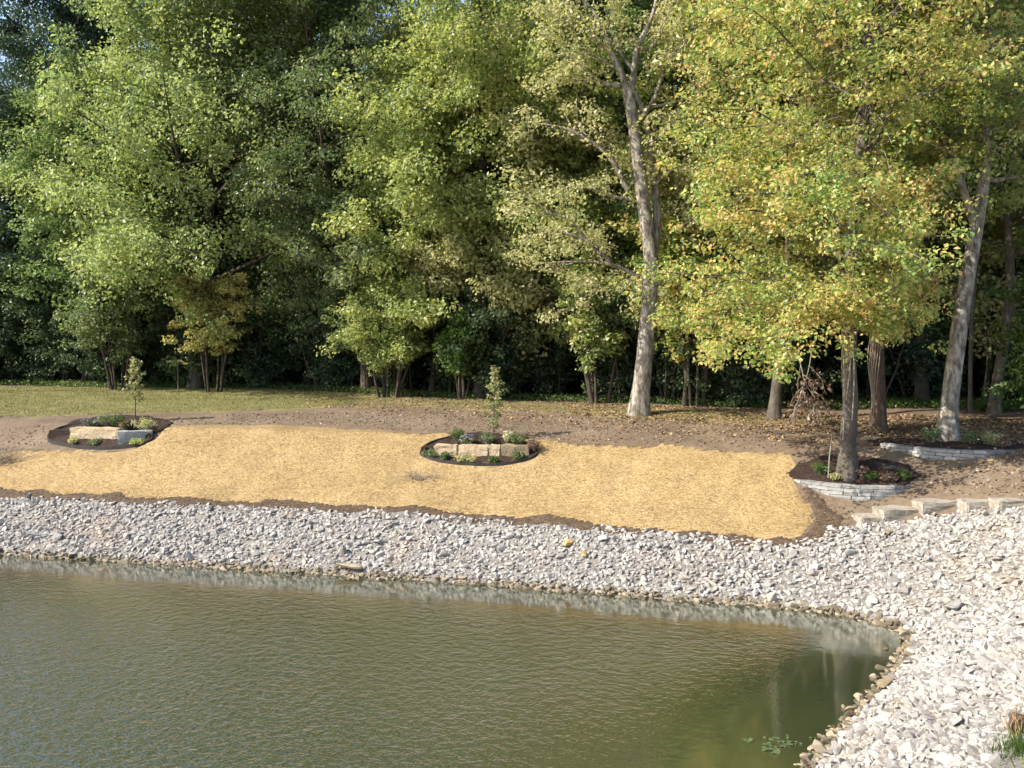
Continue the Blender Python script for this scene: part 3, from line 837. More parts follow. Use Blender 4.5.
T.finish('straight_tree', b, M['bark_grey'], M['leaf_green'], 45, 0.22, 'straight shaded trunk in the wood between the brown and the leaning tree')
b = hero(970, 412)
T = auto_tree(114, 14, 0.14, 0.4, 2.6, 18, 0.6, trunk_pts=px_path(b, [(970, 413), (971, 340), (976, 260), (980, 180), (984, 120)]), radii=[0.10, 0.09, 0.08, 0.05, 0.03])
T.finish('thin_tree', b, M['bark_grey'], M['leaf_lime'], 34, 0.19, 'thin dim trunk right behind the leaning grey tree')
b = hero(684, 406)
T = auto_tree(115, 9, 0.12, 0.35, 2.4, 16, 0.55, trunk_pts=px_path(b, [(684, 407), (687, 370), (686, 330), (692, 270), (690, 210)]), radii=[0.13, 0.11, 0.09, 0.07, 0.03])
T.finish('thin_tree', b, M['bark_dark'], M['leaf_gold'], 34, 0.19, 'thin crooked dark trunk in the gap right of the pale tree')
b = hero(737, 405, 2)
T = auto_tree(116, 16, 0.3, 0.4, 4.0, 24, 0.75)
T.finish('shaded_tree', b, M['bark_grey'], M['leaf_green'], 42, 0.22, 'stout trunk deep in shade between the pale tree and the grey one')

# understory bushes standing out along the wood's edge
def bush(seed, px, py, back, H, Rw, leafmat, leaf, per, label, stems=6, name='bush', lo=0.35, cr=0.5, bark='bark_dark', base=None, nb=7, group=None):
    b = hero(px, py, back) if base is None else base
    T = Tree(seed); rng = T.rng
    for i in range(stems):
        a = rng.random() * 6.28; s = rng.uniform(0.1, 0.45) * Rw
        tip = np.array([math.cos(a) * s * 1.6, math.sin(a) * s * 1.6, H * rng.uniform(0.75, 1.0)])
        p0 = np.array([math.cos(a) * 0.15 * Rw, math.sin(a) * 0.15 * Rw, -0.15])
        P = wobble(rng, np.linspace(p0, tip, 7), 0.05)
        T.t.add(P, np.linspace(0.05, 0.012, 7) * (0.7 + 0.12 * H), 5)
        for j in range(nb):
            u = lo + (1 - lo) * (j + rng.random()) / nb
            q = np.array([np.interp(u, np.linspace(0, 1, 7), P[:, k]) for k in range(3)])
            aa = rng.random() * 6.28
            L = Rw * rng.uniform(0.35, 0.75) * math.sin(math.pi * (0.25 + 0.65 * (u - lo) / (1 - lo)))
            T.branch(q, [math.cos(aa), math.sin(aa), rng.uniform(0, 0.5)], L, 0.02, 1, cr, 0.15, 0.3, 0, 0.12, 3)
    return T.finish(name, b, M[bark], M[leafmat], per, leaf, label, 'bush', group, droop=0.4)

bush(201, 214, 392, 0.0, 6.6, 2.3, 'leaf_amber', 0.15, 70, 'amber sunlit bush under the broad maple', lo=0.38, stems=8)
bush(202, 388, 398, 0.0, 5.2, 2.6, 'leaf_lime', 0.14, 62, 'yellow-green spreading bush left of the middle bed', lo=0.36, stems=9)
bush(203, 462, 400, 0.2, 3.6, 1.5, 'leaf_fresh', 0.17, 40, 'small bright green bush in the dark edge behind the middle bed', lo=0.5)
bush(204, 600, 406, 1.2, 6.0, 2.3, 'leaf_lime', 0.17, 45, 'yellowing bush just left of the pale trunk', lo=0.4, stems=7)
bush(205, 695, 408, 0.8, 5.5, 2.0, 'leaf_gold', 0.17, 45, 'golden bush right of the pale trunk', lo=0.45, stems=7)
bush(206, 1030, 424, 0.0, 5.0, 2.4, 'leaf_fresh', 0.17, 45, 'light green bush at the right edge beyond the far bed', lo=0.25, stems=7)
bush(207, 120, 391, 1.0, 5.5, 3.0, 'leaf_shrub', 0.17, 50, 'green bush left of the amber one, leaves darkened to imitate shade', lo=0.4, stems=8)  # dimmer leaf colour imitates shadow here

# wood behind: every tree and bush on its own
edge_px = [(-160, 384), (0, 386), (150, 388), (300, 391), (450, 399), (600, 403), (760, 409), (900, 409), (1024, 412), (1180, 416)]
EDGE = np.array([ground(*p)[:2] for p in edge_px])
def edge_y(x):
    o = np.argsort(EDGE[:, 0])
    return float(np.interp(x, EDGE[o, 0], EDGE[o, 1]))
kinds = []
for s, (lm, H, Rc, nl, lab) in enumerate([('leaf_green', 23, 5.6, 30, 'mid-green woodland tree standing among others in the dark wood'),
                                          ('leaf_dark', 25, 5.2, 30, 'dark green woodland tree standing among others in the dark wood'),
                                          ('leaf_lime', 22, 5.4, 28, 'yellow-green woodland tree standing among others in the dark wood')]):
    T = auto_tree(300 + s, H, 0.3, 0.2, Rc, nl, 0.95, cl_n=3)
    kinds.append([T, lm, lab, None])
rs = random.Random(5)
def wood(k, x, back, sc=1.0):
    y = edge_y(x) + back
    loc = (x, y, h1(x, y))
    K = kinds[k]
    if K[3] is None:
        K[3] = K[0].finish('woodland_tree', loc, M['bark_dark'], M[K[1]], 120, 0.18, K[2], 'tree', 'trees of the wood behind the lawn')
        K[3].scale = (sc,) * 3
    else:
        copy_tree(K[3], loc, rs.uniform(0, 6.28), sc)
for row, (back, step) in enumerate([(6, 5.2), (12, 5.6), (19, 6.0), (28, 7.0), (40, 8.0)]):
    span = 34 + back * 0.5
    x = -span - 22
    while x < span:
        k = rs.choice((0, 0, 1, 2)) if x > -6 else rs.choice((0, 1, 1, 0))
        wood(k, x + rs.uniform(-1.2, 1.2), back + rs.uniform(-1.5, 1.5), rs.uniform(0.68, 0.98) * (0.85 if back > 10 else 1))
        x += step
mid = []
for s, (lm, lab) in enumerate([('leaf_green', 'rounded green small tree under the tall ones at the wood edge'), ('leaf_shrub', 'dim dark green small tree under the tall ones at the wood edge'),
                               ('leaf_olive', 'dull olive small tree under the tall ones at the wood edge'), ('leaf_lime', 'yellow-green small tree under the tall ones at the wood edge')]):
    mid.append([auto_tree(330 + s, 10.5, 0.14, 0.24, 3.7, 30, 0.75, cl_n=3), lm, lab, None])
def middle(k, x, back, sc):
    y = edge_y(x) + back
    loc = (x, y, h1(x, y)); K = mid[k]
    if K[3] is None:
        K[3] = K[0].finish('small_tree', loc, M['bark_dark'], M[K[1]], 110, 0.15, K[2], 'tree', 'small trees at the wood edge')
        K[3].scale = (sc,) * 3
    else:
        copy_tree(K[3], loc, rs.uniform(0, 6.28), sc)
x = -32
while x < 30:
    if not (x > 9 and x < 15): middle(rs.choice((0, 1, 1, 1)) if x < -4 else rs.choice((0, 0, 3, 2)), x + rs.uniform(-0.8, 0.8), rs.uniform(1.6, 3.8) + (2.5 if x > 9 else 0), rs.uniform(0.75, 1.3))  # darker leaf kind picked on the left to imitate shadow
    x += 2.9
shr = []
for s, (lm, lab) in enumerate([('leaf_shaded', 'underwood bush, its green darkened to imitate shade in the wood'), ('leaf_dark', 'underwood bush, its green blackened to imitate shade in the wood')]):  # both leaf colours carry the canopy's shade
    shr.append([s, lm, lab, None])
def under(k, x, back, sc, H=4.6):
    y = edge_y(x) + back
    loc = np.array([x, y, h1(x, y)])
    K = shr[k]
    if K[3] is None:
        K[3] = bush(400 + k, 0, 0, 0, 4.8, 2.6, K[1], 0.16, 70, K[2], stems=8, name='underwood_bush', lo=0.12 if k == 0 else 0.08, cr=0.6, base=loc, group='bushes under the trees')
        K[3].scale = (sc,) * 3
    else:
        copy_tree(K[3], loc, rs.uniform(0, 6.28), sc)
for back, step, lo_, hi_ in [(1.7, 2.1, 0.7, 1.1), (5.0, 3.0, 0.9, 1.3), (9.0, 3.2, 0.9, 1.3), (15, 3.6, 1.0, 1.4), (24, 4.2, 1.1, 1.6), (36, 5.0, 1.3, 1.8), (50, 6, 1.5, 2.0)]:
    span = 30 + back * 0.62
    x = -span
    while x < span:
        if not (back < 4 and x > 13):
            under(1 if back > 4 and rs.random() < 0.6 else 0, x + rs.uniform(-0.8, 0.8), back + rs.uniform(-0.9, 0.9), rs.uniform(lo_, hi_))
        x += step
# thin stems at the edge of the dark
stem = None
for i in range(28):
    x = rs.uniform(-26, 20)
    if i < 9: x = -6.6 + rs.uniform(-1.6, 1.6)
    y = edge_y(x) + rs.uniform(0.3, 2.2)
    loc = (x, y, h1(x, y))
    if stem is None:
        tb = Tubes(); r_ = np.random.default_rng(8)
        P = wobble(r_, np.linspace([0, 0, -0.1], [0.25, 0, 4.2], 9), 0.05)
        tb.add(P, np.linspace(0.045, 0.015, 9), 5)
        for j in range(4):
            tb.add(np.linspace(P[4 + j], P[4 + j] + np.array([r_.normal() * 0.6, r_.normal() * 0.6, 0.7]), 4), np.linspace(0.015, 0.006, 4), 4)
        stem = tb.build('sapling', M['bark_dark'])
        tag(stem, 'thin bare grey stem standing in front of the dark underwood', 'sapling', 'thin stems along the wood edge')
        o = stem
    else:
        o = stem.copy(); COL.objects.link(o)
    o.location = loc; o.rotation_euler = (rs.gauss(0, 0.12), rs.gauss(0, 0.12), rs.uniform(0, 6.28)); o.scale = (1, 1, rs.uniform(0.6, 1.1))

# green ground plants along the wood edge
pts = []
for x in np.linspace(-28, 24, 520):
    n_ = 5 if x > 11 else 2
    for j in range(n_):
        xx = x + rs.uniform(-0.1, 0.1); yy = edge_y(xx) + (abs(rs.gauss(0, 1.6)) + 0.2 if x > 11 else abs(rs.gauss(0, 0.5)) + 0.2)
        pts.append((xx, yy))
pts = np.array(pts)
c = np.stack([pts[:, 0], pts[:, 1], height(pts[:, 0], pts[:, 1]) + 0.12], 1)
V, f = leaf_mesh(np.random.default_rng(3), c, np.full(len(c), 0.32), 14, 0.11, 0.6, 0.8)
tag(mesh_obj('undergrowth', V, f, M['leaf_fresh']), 'low leafy green ground plants along the foot of the wood', 'undergrowth', kind='stuff')

# ------------------------------------------------------------------ planting beds
TERR = []                                    # raised soil surfaces: (polygon, z)
def height2(x, y):
    z = height(x, y)
    for P, zt, lift in TERR:
        z = np.where(in_poly(x, y, P), np.maximum(z + lift, zt), z)
    return z

def ground2(px, py):
    v = ray(px, py)
    Ys = np.linspace(12, 70, 5000)
    z = HCAM + v[2] * Ys
    hz = height2(v[0] * Ys, Ys)
    k = int(np.argmax(z < hz))
    return np.array([v[0] * Ys[k], Ys[k], hz[k]])

def soil(P, zt, parent, lift=0.05, name='mulch', step=0.07):
    TERR.append((P, zt, lift))
    x = np.arange(P[:, 0].min() - 0.2, P[:, 0].max() + 0.2, step); y = np.arange(P[:, 1].min() - 0.2, P[:, 1].max() + 0.2, step)
    X, Y = np.meshgrid(x, y)
    ins = in_poly(X + 0.08 * vnoise(X, Y, 0.3, 61), Y + 0.08 * vnoise(X, Y, 0.3, 62), P)
    cell = ins[:-1, :-1] | ins[:-1, 1:] | ins[1:, 1:] | ins[1:, :-1]
    H0 = height(X.ravel(), Y.ravel()).reshape(X.shape)
    Z = np.where(ins, np.maximum(H0 + lift, zt) + 0.05 * vnoise(X, Y, 0.18, 63) + 0.03 * vnoise(X, Y, 0.5, 64), H0 - 0.04)
    idx = np.arange(X.size).reshape(X.shape)
    q = np.stack([idx[:-1, :-1], idx[:-1, 1:], idx[1:, 1:], idx[1:, :-1]], -1)[cell]
    used = np.unique(q); re_ = np.zeros(X.size, int); re_[used] = np.arange(len(used))
    V = np.stack([X, Y, Z], -1).reshape(-1, 3)[used]
    if parent is not None: V = V - np.array(parent.location)
    return mesh_obj(name, V, re_[q], M['mulch'], parent)

def rough_block(sx, sy, sz, seed, amp=0.02, cuts=5):
    bm = bmesh.new()
    bmesh.ops.create_cube(bm, size=1.0)
    bmesh.ops.bevel(bm, geom=bm.edges[:], offset=0.03, segments=2, affect='EDGES')
    bmesh.ops.subdivide_edges(bm, edges=[e for e in bm.edges if e.calc_length() > 0.3], cuts=cuts, use_grid_fill=True)
    r = np.random.default_rng(seed)
    ph = r.random((6, 3)) * 20
    for v in bm.verts:
        p = np.array([v.co.x * sx, v.co.y * sy, v.co.z * sz])
        n_ = np.array([math.sin(9 * p[0] + ph[0, 0] + 3 * p[2]) * math.sin(13 * p[2] + ph[0, 1]), math.sin(8 * p[0] + ph[1, 0]) * math.sin(15 * p[2] + ph[1, 1] + 4 * p[0]),
                       math.sin(7 * p[0] + ph[2, 0]) * math.sin(9 * p[1] + ph[2, 1])])
        p = p + amp * n_ + r.normal(size=3) * amp * 0.35
        v.co = p
    V = np.array([v.co[:] for v in bm.verts]); bm.verts.index_update()
    tri = [[v.index for v in f.verts] for f in bm.faces]
    bm.free()
    byk = {}
    for t in tri: byk.setdefault(len(t), []).append(t)
    return V, [np.array(t) for t in byk.values()]

def ring_strip(P, h, th, zoff=0.0):
    """thin upright strip following the ground along path P"""
    P = np.asarray(P); n = len(P)
    T = np.gradient(P, axis=0); T /= np.linalg.norm(T, axis=1)[:, None]
    N = np.stack([-T[:, 1], T[:, 0]], 1) * th / 2
    z = height(P[:, 0], P[:, 1]) + zoff
    z = np.convolve(np.pad(z, 2, 'edge'), np.ones(5) / 5, 'valid')
    V = np.concatenate([np.c_[P - N, z - 0.08], np.c_[P + N, z - 0.08], np.c_[P + N, z + h], np.c_[P - N, z + h]])
    q = []
    for a, b_ in ((0, 1), (1, 2), (2, 3), (3, 0)):
        i = np.arange(n - 1)
        q.append(np.stack([a * n + i, a * n + i + 1, b_ * n + i + 1, b_ * n + i], 1))
    return V, np.concatenate(q)

def oval_bed(cx, cy, halfw, front, wall_px, blocks, label, tail=None):
    """oval bed edged in black, a low stone wall across it and raised soil behind the wall"""
    c = ground(cx, cy); fr = ground(cx, front)
    la, lb = ground(cx - halfw, cy)[:2], ground(cx + halfw, cy)[:2]
    c[:2] = (la + lb) / 2; c[2] = h1(c[0], c[1])
    uu = (lb - la) / 2; vv = c[:2] - fr[:2]; ba = math.atan2(uu[1], uu[0])
    th = np.linspace(0, 2 * np.pi, 90)
    E = c[None, :2] + np.cos(th)[:, None] * uu + (np.sin(th) * np.where(np.sin(th) > 0, 1.35, 1.0))[:, None] * vv
    root = empty('planting_bed', c)
    tag(root, label, 'flower bed')
    V, f = ring_strip(E, 0.11, 0.05)
    mesh_obj('edging', V - c, f, M['edging'], root)
    zt = None
    tops = []
    for i, (x0, x1, yb, hgt, dep, rz, mat) in enumerate(blocks):
        g = ground((x0 + x1) / 2, yb)
        w = (x1 - x0) * g[1] / F / max(math.cos(rz), 0.6) * 1.0
        V, fs = rough_block(w, dep, hgt + 0.12, 500 + int(x0), 0.016)
        ca, sa = math.cos(rz + ba), math.sin(rz + ba)
        V = np.c_[V[:, 0] * ca - (V[:, 1] + dep / 2) * sa, V[:, 0] * sa + (V[:, 1] + dep / 2) * ca, V[:, 2] + (hgt - 0.12) / 2 + 0.03]
        tops.append(g[2] + hgt)
        mesh_obj('wall_stone', V + g - c, fs, M[mat], root)
    w0 = ground(*wall_px[0]); w1 = ground(*wall_px[1])
    back = E[(th > 0.0) & (th < np.pi)]
    yl = lambda x: np.interp(x, [w0[0], w1[0]], [w0[1], w1[1]]) + 0.12
    k = E[:, 1] > yl(E[:, 0])
    Pb = E[k]
    o = np.argsort(np.arctan2(Pb[:, 1] - c[1] - 0.3, Pb[:, 0] - c[0])); 
    Pback = np.concatenate([Pb[o], [[w0[0], w0[1] + 0.12]], [[w1[0], w1[1] + 0.12]]])
    ang = np.arctan2(Pback[:, 1] - (c[1] + 0.6), Pback[:, 0] - c[0]); Pback = Pback[np.argsort(ang)]
    soil(E, -9, root, 0.045)
    soil(Pback, min(tops) - 0.05, root, 0.06)
    if tail is not None:
        soil(poly_px(tail), -9, root, 0.05)
    return root

oval_bed(100, 439, 52, 449.5, [(66, 438), (150, 441)],
         [(66, 121, 440.5, 0.40, 0.45, R(0), 'buff_stone'), (121, 149, 441.5, 0.33, 0.4, R(30), 'grey_block')],  # right stone coloured grey to imitate shade on its turned face
         'left oval planting bed with one long tan stone and one coloured grey for shade', tail=[(60, 432), (75, 421), (110, 416), (150, 417), (172, 423), (165, 430), (150, 436), (100, 436)])
oval_bed(479, 454, 58, 466.5, [(434, 456), (529, 457)],
         [(434, 457.5, 457, 0.335, 0.45, R(3), 'buff_stone'), (457.5, 488.5, 457.5, 0.335, 0.45, R(-2), 'buff_stone'), (488.5, 500, 457.5, 0.335, 0.45, 0, 'buff_stone'), (500, 529, 457.5, 0.335, 0.45, R(5), 'brown_stone')],
         'middle oval planting bed with a wall of four stones and a young tree', tail=[(440, 448), (448, 437), (480, 433), (520, 436), (540, 446), (530, 453)])

def arc_bed(A, Mid, B, back, zt, courses, label, cap=None):
    """wall of stacked grey blocks bowed towards the pond, dark soil behind"""
    A, Mid, B = [np.asarray(on_plane(p[0], p[1], zt)[:2]) for p in (A, Mid, B)]
    C = 2 * Mid - 0.5 * (A + B)
    t = np.linspace(0, 1, 240)[:, None]
    Q = (1 - t) ** 2 * A + 2 * t * (1 - t) * C + t ** 2 * B
    s = np.concatenate([[0], np.cumsum(np.linalg.norm(np.diff(Q, axis=0), axis=1))])
    root = empty('planting_bed', (Mid[0], Mid[1], h1(*Mid)))
    tag(root, label, 'flower bed')
    r = np.random.default_rng(int(zt * 1000))
    vs_, fs_, n = [], [], 0
    z1 = zt
    for ci, hc in enumerate(courses):
        z0 = z1 - hc
        u = -r.random() * 0.2
        while u < s[-1]:
            L = r.uniform(0.28, 0.62)
            a0, a1 = max(u, 0), min(u + L, s[-1])
            u += L
            if a1 - a0 < 0.06: continue
            pa = np.array([np.interp(a0 + 0.004, s, Q[:, k]) for k in range(2)]); pb = np.array([np.interp(a1 - 0.004, s, Q[:, k]) for k in range(2)])
            m = (pa + pb) / 2
            if z1 < h1(*m) - 0.06: continue
            d = pb - pa; w = np.linalg.norm(d); d /= w
            nrm = np.array([-d[1], d[0]])
            V, f = rough_block(w, 0.26, hc - 0.008, int(r.integers(1e6)), 0.007, 2)
            off = r.normal() * 0.008 + ci * -0.012 + 0.13
            V = np.c_[m[0] + V[:, 0] * d[0] + (V[:, 1] + off) * nrm[0], m[1] + V[:, 0] * d[1] + (V[:, 1] + off) * nrm[1], V[:, 2] + (z0 + z1) / 2]
            vs_.append(V)
            for ff in f: fs_.append(ff + n)
            n += len(V)
        z1 = z0
    byk = {}
    for ff in fs_: byk.setdefault(ff.shape[1], []).append(ff)
    mesh_obj('stone_wall', np.concatenate(vs_) - np.array(root.location), [np.concatenate(v) for v in byk.values()], M['grey_block'], root)
    inner = Q + np.array([0.0, 0.14])
    P = np.concatenate([inner, poly_px(back)])
    soil(P, zt - 0.05, root, 0.04)
    return root

zn = float(ground(797, 483)[2]) + 0.09
near_bed = arc_bed((793, 479), (858, 486), (922, 485), [(932, 478), (905, 464), (870, 457), (830, 456), (800, 463), (786, 474)], zn, [0.085, 0.095, 0.095, 0.095, 0.095],
                   'near right planting bed behind a bowed wall of stacked grey blocks')
strip = ground(868, 464), ground(886, 469), ground(908, 473)
V, f = ring_strip(catmull([p[:2] for p in strip], 6), 0.14, 0.05)
mesh_obj('edging', V - np.array(near_bed.location), f, M['edging'], near_bed)
zf = float(ground(884, 445)[2]) + 0.09
arc_bed((880, 443), (952, 450), (1016, 450), [(1030, 447), (1010, 440), (950, 436), (900, 437), (868, 441)], zf, [0.09, 0.095, 0.095, 0.095],
        'far right planting bed around the leaning tree with a low pale wall')

# pale stone blocks stepping up beside the stones
for i, (px, py, w, dep, hgt, rz, lab) in enumerate([
        (877, 524, 0.80, 0.6, 0.26, 7, 'lowest of the pale stone blocks, standing at the left end of their row'),
        (906, 518, 1.2, 0.65, 0.30, 6, 'long pale stone block second from the left end of the row'),
        (948, 509, 1.3, 0.6, 0.26, 3, 'pale stone block in the middle of the row above the white stones'),
        (988, 506.5, 1.05, 0.55, 0.2, 2, 'low pale stone block right of the middle one, half sunk in stones'),
        (1022, 505, 1.1, 0.55, 0.2, 1, 'pale stone block at the right edge of the picture')]):
    g = ground(px, py)
    V, fs = rough_block(w, dep, hgt + 0.15, 700 + i, 0.02)
    V[:, 1] += dep / 2; V[:, 2] += (hgt - 0.15) / 2 - 0.09
    o = mesh_obj('stone_block', V, fs, M['white_stone'], loc=g)
    o.rotation_euler = (0, R(-1.5), R(rz))
    tag(o, lab, 'stone block')

# ------------------------------------------------------------------ young trees and bedding plants
def young_tree(px, py, H, W, seed, label, lo):
    b = ground2(px, py)
    T = Tree(seed); rng = T.rng
    P = wobble(rng, np.linspace([0, 0, -0.1], [0.06, 0, H], 9), 0.012)
    T.t.add(P, np.linspace(0.028, 0.007, 9), 6)
    n = 26
    for i in range(n):
        u = lo + (1 - lo) * (i + 0.5) / n
        q = np.array([np.interp(u, np.linspace(0, 1, 9), P[:, k]) for k in range(3)])
        az = i * 2.4; w = W * math.sin(math.pi * (0.25 + 0.68 * (u - lo) / (1 - lo))) * rng.uniform(0.5, 1.15)
        e = q + np.array([math.cos(az) * w, math.sin(az) * w, w * 0.7])
        T.t.add(np.linspace(q, e, 4), np.linspace(0.009, 0.004, 4), 4)
        T.clump(e, 0.10); T.clump((q + e) / 2, 0.09)
    return T.finish('young_tree', b, M['bark_grey'], M['leaf_olive2'], 16, 0.095, label, 'tree', flat=0.9)
M['leaf_olive2'] = leaf_mat('leaf_young', [(0.13, 0.165, 0.08), (0.22, 0.25, 0.115), (0.32, 0.31, 0.16), (0.36, 0.27, 0.15)], clump=2.5)
young_tree(135, 420, 2.25, 0.36, 601, 'slim young tree with small leaves in the left planting bed', 0.30)
young_tree(493, 438, 2.25, 0.34, 602, 'slim young tree, bushier at the top, in the middle planting bed', 0.16)

def plant(px, py, H, W, mat, label, name='bedding_plant', seed=0, leaf=0.06, per=16, flower=None, n=16, cat='plant', bark='leaf_shrub'):
    b = ground2(px, py)
    T = Tree(900 + seed); rng = T.rng
    tips = []
    for i in range(n):
        a = rng.random() * 6.28; r_ = W * math.sqrt(rng.random())
        h = H * (0.55 + 0.45 * rng.random()) * (1 - 0.45 * (r_ / W) ** 2)
        e = np.array([math.cos(a) * r_, math.sin(a) * r_, h])
        T.t.add(np.linspace([e[0] * 0.2, e[1] * 0.2, -0.05], e, 4), np.linspace(0.008, 0.003, 4), 4)
        T.clump(e * 0.95, 0.09 + 0.12 * W); T.clump(e * 0.55, 0.08 + 0.12 * W); tips.append(e + np.array([0, 0, 0.03]))
    root = empty(name, b); tag(root, label, cat)
    T.t.build('stems', M['twig'], root)
    V, f = leaf_mesh(rng, T.c, T.r, per, leaf, 0.8, 0.4)
    mesh_obj('foliage', V, f, M[mat], root)
    if flower:
        V, f = leaf_mesh(rng, tips, np.full(len(tips), 0.10), 12, 0.06, 0.5, 1.4, aspect=0.9)
        mesh_obj('flowers', V, f, M[flower], root)
    return root
PL = [(89, 427, .30, .30, 'leaf_shrub', 'low lilac flowering plant at the left end of the left bed', 'petal_lilac'),
      (106, 425, .42, .28, 'leaf_shrub', 'dark green leafy plant right of the lilac one in the left bed', None),
      (118, 426, .46, .26, 'leaf_fresh', 'rounded green plant behind the tan stone of the left bed', None),
      (126, 428, .28, .20, 'leaf_shrub', 'small red flowering plant in the left bed', 'petal_red'),
      (143, 429, .42, .48, 'leaf_olive', 'broad silvery green plant right of the young tree in the left bed', None),
      (137, 444, .20, .24, 'leaf_lime', 'low yellow-green plant in front of the stone greyed for shade', None),
      (74, 443, .16, .18, 'leaf_olive', 'tiny grey-green plant in front of the long tan stone', None),
      (95, 444, .15, .26, 'leaf_shrub', 'flat dark plant in the front strip of the left bed', None),
      (458, 441, .44, .28, 'leaf_fresh', 'green plant at the left end of the middle bed', None),
      (468, 444, .30, .24, 'leaf_shrub', 'pale lilac flowering plant behind the wall of the middle bed', 'petal_lilac'),
      (487, 443, .36, .26, 'leaf_shrub', 'dark green plant at the foot of the young tree in the middle bed', None),
      (508, 442, .36, .16, 'leaf_olive', 'slim plant with creamy white flowers in the middle bed', 'petal_white'),
      (517, 444, .38, .28, 'leaf_shrub', 'green plant right of the white flowers in the middle bed', None),
      (534, 451, .36, .26, 'leaf_dead', 'purplish brown wispy plant at the right end of the middle bed', None),
      (430, 456, .20, .22, 'leaf_shrub', 'dark low plant at the left tip of the middle bed', None),
      (446, 459, .20, .16, 'leaf_fresh', 'small green plant below the left stone of the middle bed', None),
      (466, 461, .17, .28, 'leaf_olive', 'flat grey-green plant below the carved stone of the middle bed', None),
      (494, 462, .18, .14, 'leaf_fresh', 'little green tuft in front of the small middle stone', None),
      (519, 459, .26, .20, 'leaf_shrub', 'small green plant in front of the brown stone', None),
      (821, 474, .40, .24, 'leaf_fresh', 'green plant left of the trunk in the near right bed', None),
      (836, 479, .14, .14, 'leaf_olive', 'tiny plant at the foot of the trunk in the near right bed', None),
      (863, 477, .30, .18, 'leaf_dead', 'reddish plant just right of the trunk in the near right bed', None),
      (872, 479, .22, .16, 'leaf_fresh', 'small green plant behind the wall right of the reddish one', None),
      (889, 481, .24, .24, 'leaf_dead', 'low rusty plant behind the right part of the near wall', None),
      (903, 479, .26, .20, 'leaf_fresh', 'green plant at the right end of the near right bed', None),
      (932, 442, .52, .34, 'leaf_shrub', 'dark green shrub left of the leaning trunk in the far bed', None),
      (971, 444, .42, .36, 'leaf_shrub', 'dark green shrub right of the leaning trunk in the far bed', None),
      (990, 445, .44, .30, 'leaf_olive', 'dull green shrub at the right end of the far bed', None),
      (1003, 447, .32, .22, 'leaf_dead', 'brown withered plant at the right tip of the far bed', None)]
for i, (px, py, H, W, mat, lab, fl) in enumerate(PL):
    plant(px, py, H, W, mat, lab, seed=i, flower=fl)
# slender pale stake beside the golden tree
g = ground2(828, 478)
tb = Tubes(); tb.add([(0, 0, -0.1), (0.03, 0, 0.6), (0.10, 0.02, 1.25)], [0.018, 0.017, 0.014], 6)
o = tb.build('stake', M['white_stone']); o.location = g
tag(o, 'thin pale stake leaning in the near right bed left of the trunk', 'stake')
# pale topped seedling at the dark wood edge
b = ground(178, 391)
T = Tree(930); T.t.add([(0, 0, -0.1), (0.02, 0, 0.7), (0.0, 0, 1.35)], [0.022, 0.018, 0.012], 5)
for k in range(6):
    a = k * 1.05; e = np.array([math.cos(a) * 0.38, math.sin(a) * 0.38, 1.36 + 0.03 * k])
    T.t.add(np.linspace([0, 0, 1.3], e, 3), [0.01, 0.008, 0.005], 4); T.clump(e, 0.14)
T.finish('seedling', b, M['twig'], M['leaf_olive'], 10, 0.14, 'small pale-topped seedling at the dark wood edge right of the left young tree', 'sapling', flat=0.3)

# dry brush, dead branch, tufts
def brush(px, py, W, H, seed, n, label, name='dry_brush', cat='brush', mat='twig', leaves=None):
    b = ground(px, py)
    T = Tree(seed); rng = T.rng
    for i in range(n):
        a = rng.random() * 6.28; r_ = W * rng.random() ** 0.6
        p0 = np.array([math.cos(a) * r_ * 0.5, math.sin(a) * r_ * 0.35, -0.03])
        e = p0 + np.array([rng.normal() * W * 0.55, rng.normal() * W * 0.3, H * rng.uniform(0.2, 1.0)])
        mid_ = (p0 + e) / 2 + rng.normal(size=3) * 0.06
        T.t.add(catmull([p0, mid_, e], 3), np.linspace(0.009, 0.003, 7), 4)
        if leaves: T.clump(e, 0.12)
    root = T.t.build(name, M[mat]); root.location = b
    tag(root, label, cat)
    if leaves:
        V, f = leaf_mesh(rng, T.c, T.r, 8, 0.09); mesh_obj('foliage', V, f, M[leaves], root)
    return root
brush(3, 463, 1.1, 0.7, 950, 150, 'greyish heap of dry twigs at the left edge on the straw')
brush(424, 478, 0.75, 0.28, 951, 90, 'flat scatter of dry twigs on the straw below the middle bed')
b = hero(812, 424)
T = Tree(952); rng9 = T.rng
T.limb(catmull(px_path(b, [(790, 348), (800, 362), (806, 385), (822, 404), (836, 424)]), 3), 0.026, 0, 0.3, None, 0.2, 7, 0.25, 4)
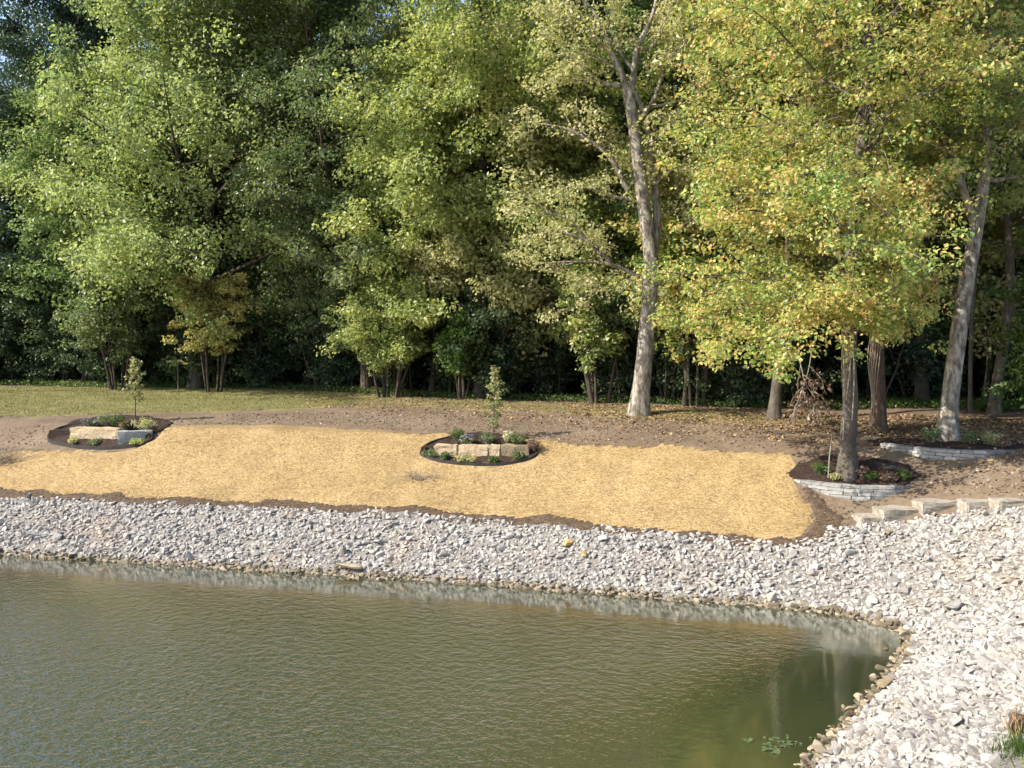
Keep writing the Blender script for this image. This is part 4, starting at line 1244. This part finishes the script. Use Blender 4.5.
T.limb(catmull(px_path(b, [(812, 350), (808, 372), (800, 396), (790, 424)]), 3), 0.02, 0, 0.3, None, 0.3, 6, 0.25, 4)
T.limb(catmull(px_path(b, [(806, 385), (815, 392), (812, 424)]), 3), 0.018, 0, 0.3, None, 0.3, 5, 0.25, 4)
T.finish('dead_branch', b, M['twig'], M['leaf_dead'], 7, 0.15, 'broken branch with withered pinkish leaves hanging beside the grey trunk', 'branch', droop=1.0)

b = ground(1016, 758)
pts = np.random.default_rng(5).normal(size=(420, 2)) * np.array([0.17, 0.2]) + b[:2] + np.array([0.14, 0])
V, f = flat_bits(np.random.default_rng(6), pts, 0.20, 0.018, -0.02, 0.7, up=True)
tag(mesh_obj('grass_tuft', V - b, f, M['leaf_fresh'], loc=b), 'tuft of green weeds in the bottom right corner', 'grass')
V, f = ROCKS[7]
g = ground(1021, 733)
o = mesh_obj('riprap_stone', V * np.array([0.42, 0.5, 0.75]), f, M['bark_brown'], loc=g + np.array([0.05, 0, 0.1]))
tag(o, 'dark brown lump at the right edge just above the weeds', 'stone')
brush(1021, 738, 0.25, 0.5, 953, 22, 'few dry straw stalks standing by the dark lump', 'dry_stalks', 'stalks', 'straw_fibre')
# things at and in the water
for i, (px, py, s_, lab) in enumerate([(874, 677, 0.24, 'small dark stone poking out of the water off the right bank'), (860, 699, 0.30, 'upright dark stone in the water near the bottom right'),
                                       (884, 649, 0.22, 'tiny dark stone in the water by the bend of the bank')]):
    g = on_plane(px, py, 0.0); V, f = ROCKS[i + 8]
    o = mesh_obj('wet_stone', V * np.array([s_, s_, s_ * (1.4 if i == 1 else 0.7)]), f, M['wet_rock'], loc=g + np.array([0, 0, 0.02]))
    tag(o, lab, 'stone')
r5 = np.random.default_rng(77)
c = np.array([on_plane(776 + r5.normal() * 14, 745 + r5.normal() * 4.5, 0.012) for k in range(24)])
V, f = leaf_mesh(r5, c, np.full(len(c), 0.06), 3, 0.085, 0.05, 8.0, aspect=0.8)
tag(mesh_obj('floating_weed', V, f, M['leaf_shrub']), 'patch of pale weed floating on the dark water at the bottom', 'weed', kind='stuff')
